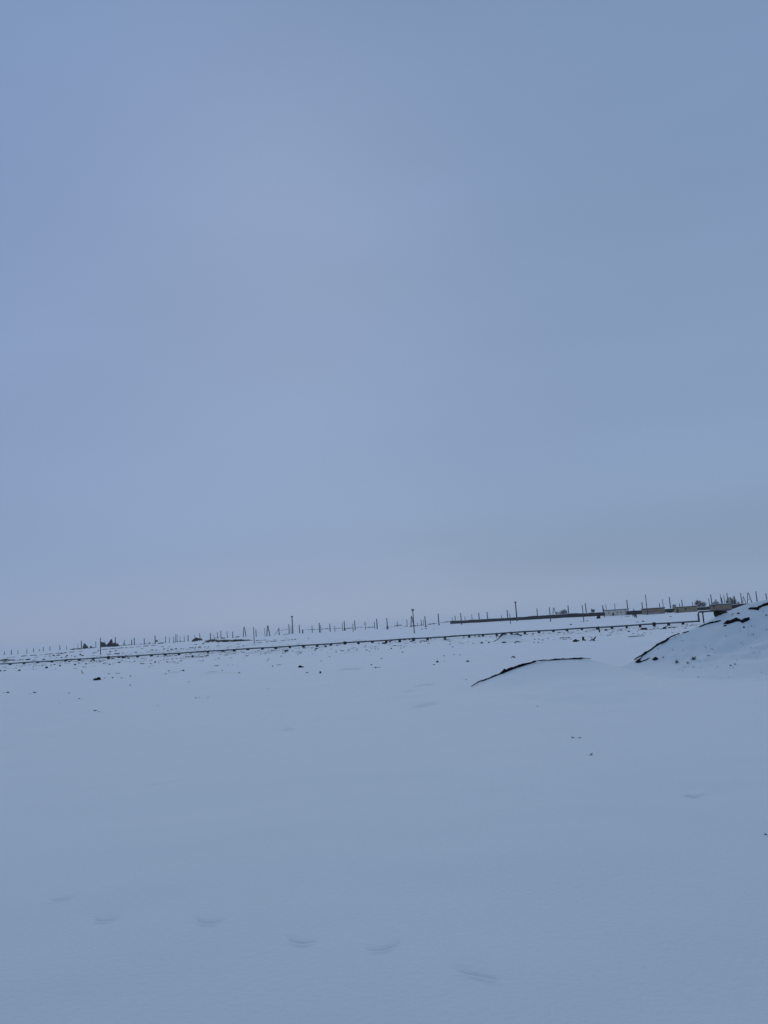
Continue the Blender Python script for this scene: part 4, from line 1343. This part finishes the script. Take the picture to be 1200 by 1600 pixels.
BACKCLODS = """
7 1022.7 3 1.4;18 1027.2 14 1.0;38 1025.4 11 1.2;53 1024.3 12 1.3;64 1023.3 5 .9;77 1022.4 16 1.3;92 1020.8 10 1.3;44 1031 8 1.9;53 1031.8 5 1;68.5 1030.7 5 1.6;70.5 1025.9 2 1.3;77.5 1025.5 3 1.2;84 1025 4.2 1.6;91 1024.1 6 1.4;97 1021.5 6 1.3;79 1028.4 2 1;88 1028.2 2.4 1.2;96 1027.8 4 .9;57 1027 5 .8
103 1027.2 4 1.6;105 1024.6 3 1.6;112 1025 2.4 .9;117 1026.2 2.6 1.6;125.5 1023.5 3 2.4;129 1024.6 4 1.4;112 1019.3 9 1.2;102 1020.4 5 1.4;126 1018.3 5 1;146 1020.5 5 .9;150 1019.3 3 .9;153 1019 3 .8;146 1024.3 6 .9;154 1016.5 4 1
164 1014.8 10 1.0;176 1014 10 1.2;188 1013 12 1.3;172 1018.6 4 1.4;181 1017 4 1;170 1022.3 7 1.1;183 1021.6 9 1.5;192 1021 4 1.2;198 1012.4 6 .9
206 1011.8 7 1;216 1011 8 1;228 1009.8 9 1.4;240 1008.6 9 1;238 1016 4 .9;222 1013.8 6 .8;244 1016.4 3 1.4;254 1011 4 .9;256.5 1014.4 4 1.1;264.5 1011 3 1.2;262.5 1014 1.2 2.6;262.3 1017.4 2.2 1.5;268 1015 5 1.2;275 1014.4 4 1.8;283 1014.2 2.2 1.5;287 1013.8 2.2 1.4;297 1012.4 4 1;212.5 1019.8 5 1.2;236 1015.5 4 .7
317.5 1006.3 4.2 1.5;312 1011.8 6 1.7;305.5 1011.8 3 1.3;301 1012 3.5 1;326 1011 3 1;306 1007.4 6 1;341 1009.3 6 .8;372.5 1006.8 6 1.1;340.5 1005.3 3 .9;358.5 1005 2 .9;320 1011 3 .8
404 1004.2 13 1.1;402 1001.3 5 1.2;408 1000.7 5 1;414 1000.4 6 .9;420 1001.5 4 .8;429 1000.4 6 .9;417 1003.3 4 1;428 1002.4 14 1;443 1000.8 9 1.1;452 1000.2 6 1.1;456.5 999.8 3 1.5;461 999.6 3.2 1.3;447.5 997.2 2.2 1.2;482 998 1.8 1.2
633 979.2 2.2 1.4;659.3 983.6 2.7 1.5;665.5 982.7 3.2 1.5;678 983.3 2 1.1;627 982.8 2 .9;616 979.3 3 1
892 976.4 4.2 1.5;917.5 970.6 2.7 1.5;908 971.4 2 1;1005 971 4.2 1.2;996 972.3 6 1;1048 963.9 3.6 1.3;980 963.5 7 .9;971.5 965 1.6 1
"""
ncl = 0


def place_clods(txt, back):
    global ncl
    items = []
    for tok in txt.replace('\n', ';').split(';'):
        if tok.strip():
            items.append(tuple(map(float, tok.split())))
    items.sort()
    for (x, y, w, h) in items:
        if x > 1120:
            continue
        ncl += 1
        p = surface(x, y)
        s = p[1] / FPX
        sx, sz = w * s / 2, max(h, .5) * s
        seed = ncl * 1.37
        dy = min(max(sx * .7, sz * .5), sx * 1.2)
        if w / max(h, .1) > 4.5:                          # a long broken ridge of clods
            V, F = [], []
            k = max(3, int(w / 1.6))
            for j in range(k):
                u = (j + .5) / k * 2 - 1
                v, f = lump_mesh(sx / k * random.uniform(1.0, 1.6), dy * .35 + .02, sz * random.uniform(.45, 1.1) * (1 - .5 * u * u), seed + j, 1)
                o = len(V)
                V += [(q[0] + u * sx * .92, q[1] + random.uniform(-.2, .2) * dy * .4, q[2]) for q in v]
                F += [tuple(i + o for i in q) for q in f]
        else:
            V, F = lump_mesh(sx, dy, sz * .8, seed, 2 if w > 3 else 1)
        m = M['soil'] if (w * h > 3 or random.random() < .5) else M['brown_soil']
        o = mesh_obj('soil_clod', V, F, m, None, False, (p[0], p[1], p[2] + .12 * sz))
        o.rotation_euler = (0, 0, random.uniform(-.2, .2))
        size = 'large' if w * h > 7 else 'small' if w * h > 2.6 else 'tiny'
        shape = 'stretched' if w / max(h, .1) > 4.5 else 'flat' if w / max(h, .1) > 2.3 else 'round'
        zone = 'beyond the pipe' if back else ('before the pipe' if y - pipe_y(x) < 9 else 'on churned snow' if y - pipe_y(x) < 22 else 'on open snow')
        lm = landmark(x)
        if 'edge' in lm:
            lab = f'{size} {shape} dark clod {zone}, {nth((size, shape, zone, lm))} along the snow before the black bush'
        else:
            lab = f'{size} {shape} dark clod {zone}, {nth((size, shape, zone, lm))} past {lm}'
        tag(o, lab, 'clod', 'dark clods of earth poking through the snow')


place_clods(CLODS, False)
place_clods(BACKCLODS, True)


def rock(name, x, y, w, h, label, seed, tilt=0.0, lobes=1, m='soil', group=None, cat='clod'):
    p = surface(x, y)
    s = p[1] / FPX
    V, F = [], []
    for j in range(lobes):
        u = (j + .5) / lobes * 2 - 1
        v, f = lump_mesh(w * s / 2 / lobes * 1.25, w * s / 2 / lobes, h * s * .75, seed + j * 2.2, 3, .4)
        o = len(V)
        V += [(q[0] + u * w * s * .42, q[1], q[2] + u * w * s * .42 * tilt) for q in v]
        F += [tuple(i + o for i in q) for q in f]
    o = mesh_obj(name, V, F, M[m], None, False, (p[0], p[1], p[2] + .2 * h * s))
    tag(o, label, cat, group)
    return o


gk = 'black lumps standing out on the snow'
rock('earth_lump', 151.7, 1062.5, 11, 3.8, 'large black two-lobed lump alone on the smooth snow before the thicket', 2.0, .18, 2, group=gk)
rock('earth_lump', 470.5, 1043, 8.5, 2.6, 'black slanting lump alone on the snow before the knob-topped pole', 5.0, -.45, 2, group=gk)
rock('earth_lump', 899.3, 1003, 5.6, 3.8, 'black blocky lump, first of the row of scraps below the grey bush', 8.0, -.1, 1, group=gk)


def twig(name, pts, ws, label, m='dark_wood', group=None, cat='stick', lift=True):
    """A stick or bent root: pixel points with the last one on the snow; the rest at the same distance."""
    bx, by = max(((q[0], q[1]) for q in pts), key=lambda q: q[1])
    p = surface(bx, by)
    P = []
    for q in pts:
        d = ray(q[0], q[1])
        P.append(np.array([0, 0, EYE]) + d * (p[1] / d[1]) - p)
    s = p[1] / FPX
    mb = MB()
    mb.tube(P, [w * s / 2 for w in ws], 7)
    o = mb.build(name, M[m], None, False, tuple(p))
    tag(o, label, cat, group)
    return o


gs = 'sticks and roots lying in the snow'
twig('dry_stick', [(127.3, 1047.5), (128.3, 1050.5), (129.3, 1052.2), (131.8, 1052)], [.9, 1.2, 1.3, .9], 'bent L-shaped stick before the pipe near the small black bush', group=gs)
twig('dry_stick', [(505, 1007.2), (507.5, 1008.8), (509, 1009.8)], [.7, .9, 1], 'short slanting stick leaning on a clod before the pipe', group=gs)
twig('dry_stick', [(421, 1028.3), (418.5, 1031), (416.5, 1033.3)], [.5, .7, .7], 'faint slanting stick on the snow before the A-shaped poles', group=gs)
twig('dry_stick', [(931.3, 994.5), (928.5, 998), (926.5, 1001.2)], [1.4, 2.3, 2.0], 'thick black stick slanting up, longest of the crossed pair', group=gs)
twig('dry_stick', [(923, 995.8), (925, 996.3), (925.3, 998.8), (921.5, 1001.8)], [.9, 1.2, 1.8, .9], 'crooked dark root beside the thick slanting stick', group=gs)
twig('dry_stick', [(925, 998.5), (927, 1000), (930, 1001)], [1.0, 1.4, .8], 'thin dark root crossing under the thick slanting stick', group=gs)
twig('tree_stump', [(911, 994.8), (911.2, 998), (911.6, 1001)], [3.8, 3.4, 3.8], 'black upright stump in the row of scraps below the grey bush', group=None, cat='stump')
twig('dry_stick', [(912, 999.5), (913.5, 1000.3), (915, 1001)], [2, 1.6, 1], 'short black root spreading from the upright stump', group=gs)
twig('dry_stick', [(775.7, 994), (776, 996.5)], [1, 1.2], 'tiny upright stick on the side of the small black-lined heap', group=gs)
twig('dry_stick', [(803.5, 1005), (806, 1003), (809.5, 1002.3), (813.5, 1003.8)], [.8, 1.9, 1.5, .6], 'dark arched root in the snow before the small black-lined heap', group=gs)
twig('dry_stick', [(874, 998.2), (877, 996.6), (881, 996), (885, 996.8)], [.5, 1, 1, .5], 'thin arched root before the pipe near the grey bush', group=gs)
twig('dry_stick', [(799, 1028.3), (800.8, 1026), (803, 1026), (804.8, 1028.3)], [1, 1.7, 2.2, 1.8], 'black horseshoe-shaped root on smooth snow above the low heap', group=gs)
twig('lying_pole', [(981.5, 995.5), (985, 995), (992, 994.2), (1003, 993.7), (1008, 993.6)], [1.7, 1.6, 1.4, 1.1, .4], 'long dark pole lying half buried in snow near the mound', cat='pole')


def dead_plant(x, y, w, h, label, seed, n=16, group='dead plants sticking out of the snow'):
    rr = random.Random(seed)
    p = surface(x, y)
    s = p[1] / FPX
    V, F = [], []
    big = 1.2 if y > 1094 else 1.0
    W_, H_ = w * s / 2, h * s * big
    for i in range(n):
        b = np.array([rr.gauss(0, .35) * W_, rr.gauss(0, .35) * W_, -.02])
        hh = H_ * rr.uniform(.5, 1.15) * math.exp(-abs(b[0]) / (W_ * .8))
        t = b + np.array([rr.gauss(0, .45) * W_, rr.gauss(0, .3) * W_, hh])
        m_ = (b + t) / 2 + np.array([0, 0, .1 * hh])
        wv = np.array([1, rr.uniform(-.5, .5), 0]) * max(.0035, .05 * W_ + .0025) * big
        k = len(V)
        V += [b - wv, b + wv, m_ + wv * 1.2, m_ - wv * 1.2, t]
        F += [(k, k + 1, k + 2, k + 3), (k + 3, k + 2, k + 4)]
    o = mesh_obj('dead_plant', V, F, M['dry_plant'], None, False, tuple(p))
    tag(o, label, 'plant', group)


PL = [(1058, 1035.5, 6.5, 7, 'pointed dead plant low on the mound, closest to the black hook of soil', 34),
      (1075, 1036.5, 6, 5, 'ragged dead plant between two pointed plants on the mound', 24),
      (1084, 1030.5, 7.5, 8, 'tallest pointed dead plant on the mound face', 36),
      (1068, 1043, 3.4, 3, 'small dead sprig on the mound, upper of a close pair', 12), (1067.5, 1048, 3, 2.5, 'small dead sprig on the mound, lower of a close pair', 9),
      (1093.5, 1033.5, 3.4, 3, 'small dead sprig beside the tallest plant, lower of two', 10), (1092.5, 1028.5, 3.2, 2, 'small dead sprig beside the tallest plant, upper of two', 8),
      (1101, 1031.5, 3.4, 2.2, 'small dead sprig between the tallest plant and a flat tuft', 9), (1104, 1029, 2.6, 2.4, 'tiny dead sprig under the flat leaning tuft', 7),
      (1107, 1024.5, 7, 3.4, 'flat leaning dead tuft highest in the plant group', 22), (1112, 1038.7, 8, 2.4, 'flat spread dead tuft below the plant group', 24),
      (1142, 1040.3, 6, 4, 'bushy dead tuft alone on the mound foot', 26), (1149, 1038.5, 3.2, 6, 'thin upright dead stem next to the bushy tuft', 12),
      (1189, 1045.8, 6, 2.4, 'flat dead tuft on the mound foot by the frame edge', 16), (1195, 1043, 6, 1.6, 'low dead stems behind the flat edge tuft', 10), (1139, 1058, 4, 2.4, 'small dead tuft on the snow below the mound', 11),
      (1091.5, 1057.8, 4.2, 2.8, 'faint dead sprig below the plant group, first of two', 9), (1097, 1059, 3, 2, 'faint dead sprig below the plant group, second of two', 7),
      (1175, 1034.5, 6, 1.2, 'faint flat dead stems in the mound snow', 8), (1173, 1003.5, 3, 2, 'small dead sprig high on the mound below the black soil', 7), (1178, 984, 4, 2, 'small dead sprig just below the black soil patch', 8),
      (1026, 1044.6, 3, 1.4, 'tiny dead sprig below the black clod at the mound toe', 6),
      (894.5, 1153, 4.5, 5.5, 'thin dead tuft on open snow, first of a close pair', 12), (905.5, 1153.3, 6.5, 4, 'spread dead tuft on open snow, second of a close pair', 16),
      (922.5, 1180, 8, 5.5, 'dead tuft alone on open snow below the close pair', 18), (1197.5, 1304.5, 9, 6.5, 'dead tuft cut by the frame edge low on the snow', 20),
      (821, 1100, 4, 2, 'tiny dead sprig on snow below the low heap, fainter of two', 6), (839, 1104, 5, 3, 'tiny dead sprig on snow below the low heap, darker of two', 9),
      (1000, 1113.5, 4, 1.8, 'tiny dead sprig on snow below the mound toe, lowest of three', 6), (1025, 1105.5, 4, 1.8, 'tiny dead sprig on snow below the mound toe, middle of three', 6),
      (1040, 1096, 3, 1.8, 'tiny dead sprig on snow below the mound toe, highest of three', 5), (836, 1137, 4, 2, 'faint dead sprig on snow above the close tuft pair', 5),
      (325, 1090.5, 2.4, 3.6, 'faint upright sprig on the open snow before the round hedge', 7), (108, 1083.5, 6, 3, 'faint sprig on the open snow before the small black bush', 8)]
for i, (x, y, w, h, lab, n) in enumerate(PL):
    dead_plant(x, y, w, h, lab, i + 100, n)

# ------------------------------------------------------------------ stubble and crumbs nobody could count


def stubble():
    g = np.random.default_rng(11)
    V, F = [], []
    x = g.uniform(-75, 70, 26000)
    po = np.where(g.random(26000) < .5, g.uniform(-48, -1, 26000), g.uniform(2, 75, 26000))
    y = PA[1] + (po - (x - PA[0]) * PNRM[0]) / PNRM[1]
    den = fbm(x / 6.0, y / 3.0, 61, 3) + .35 * fbm(x / 1.6, y / 1.2, 67, 2)
    wt = np.where(po < 0, np.exp(-((po + 9) / 19.0) ** 2), (1 - sstep(-20, 2, x)) * np.exp(-((po - 22) / 30.0) ** 2))
    keep = (den > .19) & (g.random(26000) < wt) & (y > 30)
    x, y = x[keep], y[keep]
    z = gz(x, y)
    for i in range(len(x)):
        k = g.integers(2, 5)
        s = g.uniform(.5, 1.25)
        for _ in range(k):
            c = np.array([x[i] + g.normal(0, .16), y[i] + g.normal(0, .10), z[i] - .02])
            w = g.uniform(.04, .14) * s
            h = g.uniform(.04, .11) * s
            q = [c + np.array(v) for v in ((-w, g.normal(0, .02), 0), (w, g.normal(0, .02), 0), (g.normal(0, w * .5), g.normal(0, .03), h), (0, w, 0))]
            n = len(V)
            V += q
            F += [(n, n + 1, n + 2), (n + 1, n + 3, n + 2), (n + 3, n, n + 2)]
    o = mesh_obj('dry_grass', V, F, M['brown_soil'], None)
    tag(o, kind='stuff')
    V, F = [], []
    for _ in range(330):                                   # fine stalks and crumbs on the big heap
        px, py = g.uniform(1015, 1215), g.uniform(955, 1064)
        if vnoise(px / 15., py / 7., 91) + .5 * vnoise(px / 5., py / 3., 93) < .22:
            continue
        p = A1.hit(px, py, True)
        if p is None or A1.h(p[0], p[1]) < .03 or p[1] > 20.3:
            continue
        for _ in range(g.integers(1, 4)):
            c = p + np.array([g.normal(0, .03), g.normal(0, .03), -.015])
            w, h = g.uniform(.004, .011), g.uniform(.015, .05)
            q = [c + np.array(v) for v in ((-w, 0, 0), (w, g.normal(0, .01), 0), (g.normal(0, .015), g.normal(0, .01), h), (0, w, 0))]
            n = len(V)
            V += q
            F += [(n, n + 1, n + 2), (n + 1, n + 3, n + 2), (n + 3, n, n + 2)]
    o = mesh_obj('dry_grass', V, F, M['dry_plant'], None)
    tag(o, kind='stuff')
    print('stubble', len(x))


stubble()

# ------------------------------------------------------------------ haze
bm = bmesh.new()
bmesh.ops.create_cube(bm, size=1.0)
me = bpy.data.meshes.new('haze')
for v in bm.verts:
    v.co = Vector((v.co.x * 13000, v.co.y * 13000, -3.2 if v.co.z < 0 else 20.0))
bm.to_mesh(me)
bm.free()
hz = bpy.data.objects.new('haze', me)
COL.objects.link(hz)
hm = bpy.data.materials.new('haze')
hm.use_nodes = True
t = hm.node_tree
t.nodes.clear()
ho = N(t, 'ShaderNodeOutputMaterial')
pv = N(t, 'ShaderNodeVolumePrincipled')
pv.inputs['Color'].default_value = (0.99, 0.99, 1.0, 1)
pv.inputs['Density'].default_value = 0.00016
pv.inputs['Anisotropy'].default_value = 0.0
t.links.new(pv.outputs[0], ho.inputs['Volume'])
me.materials.append(hm)
tag(hz, kind='stuff')
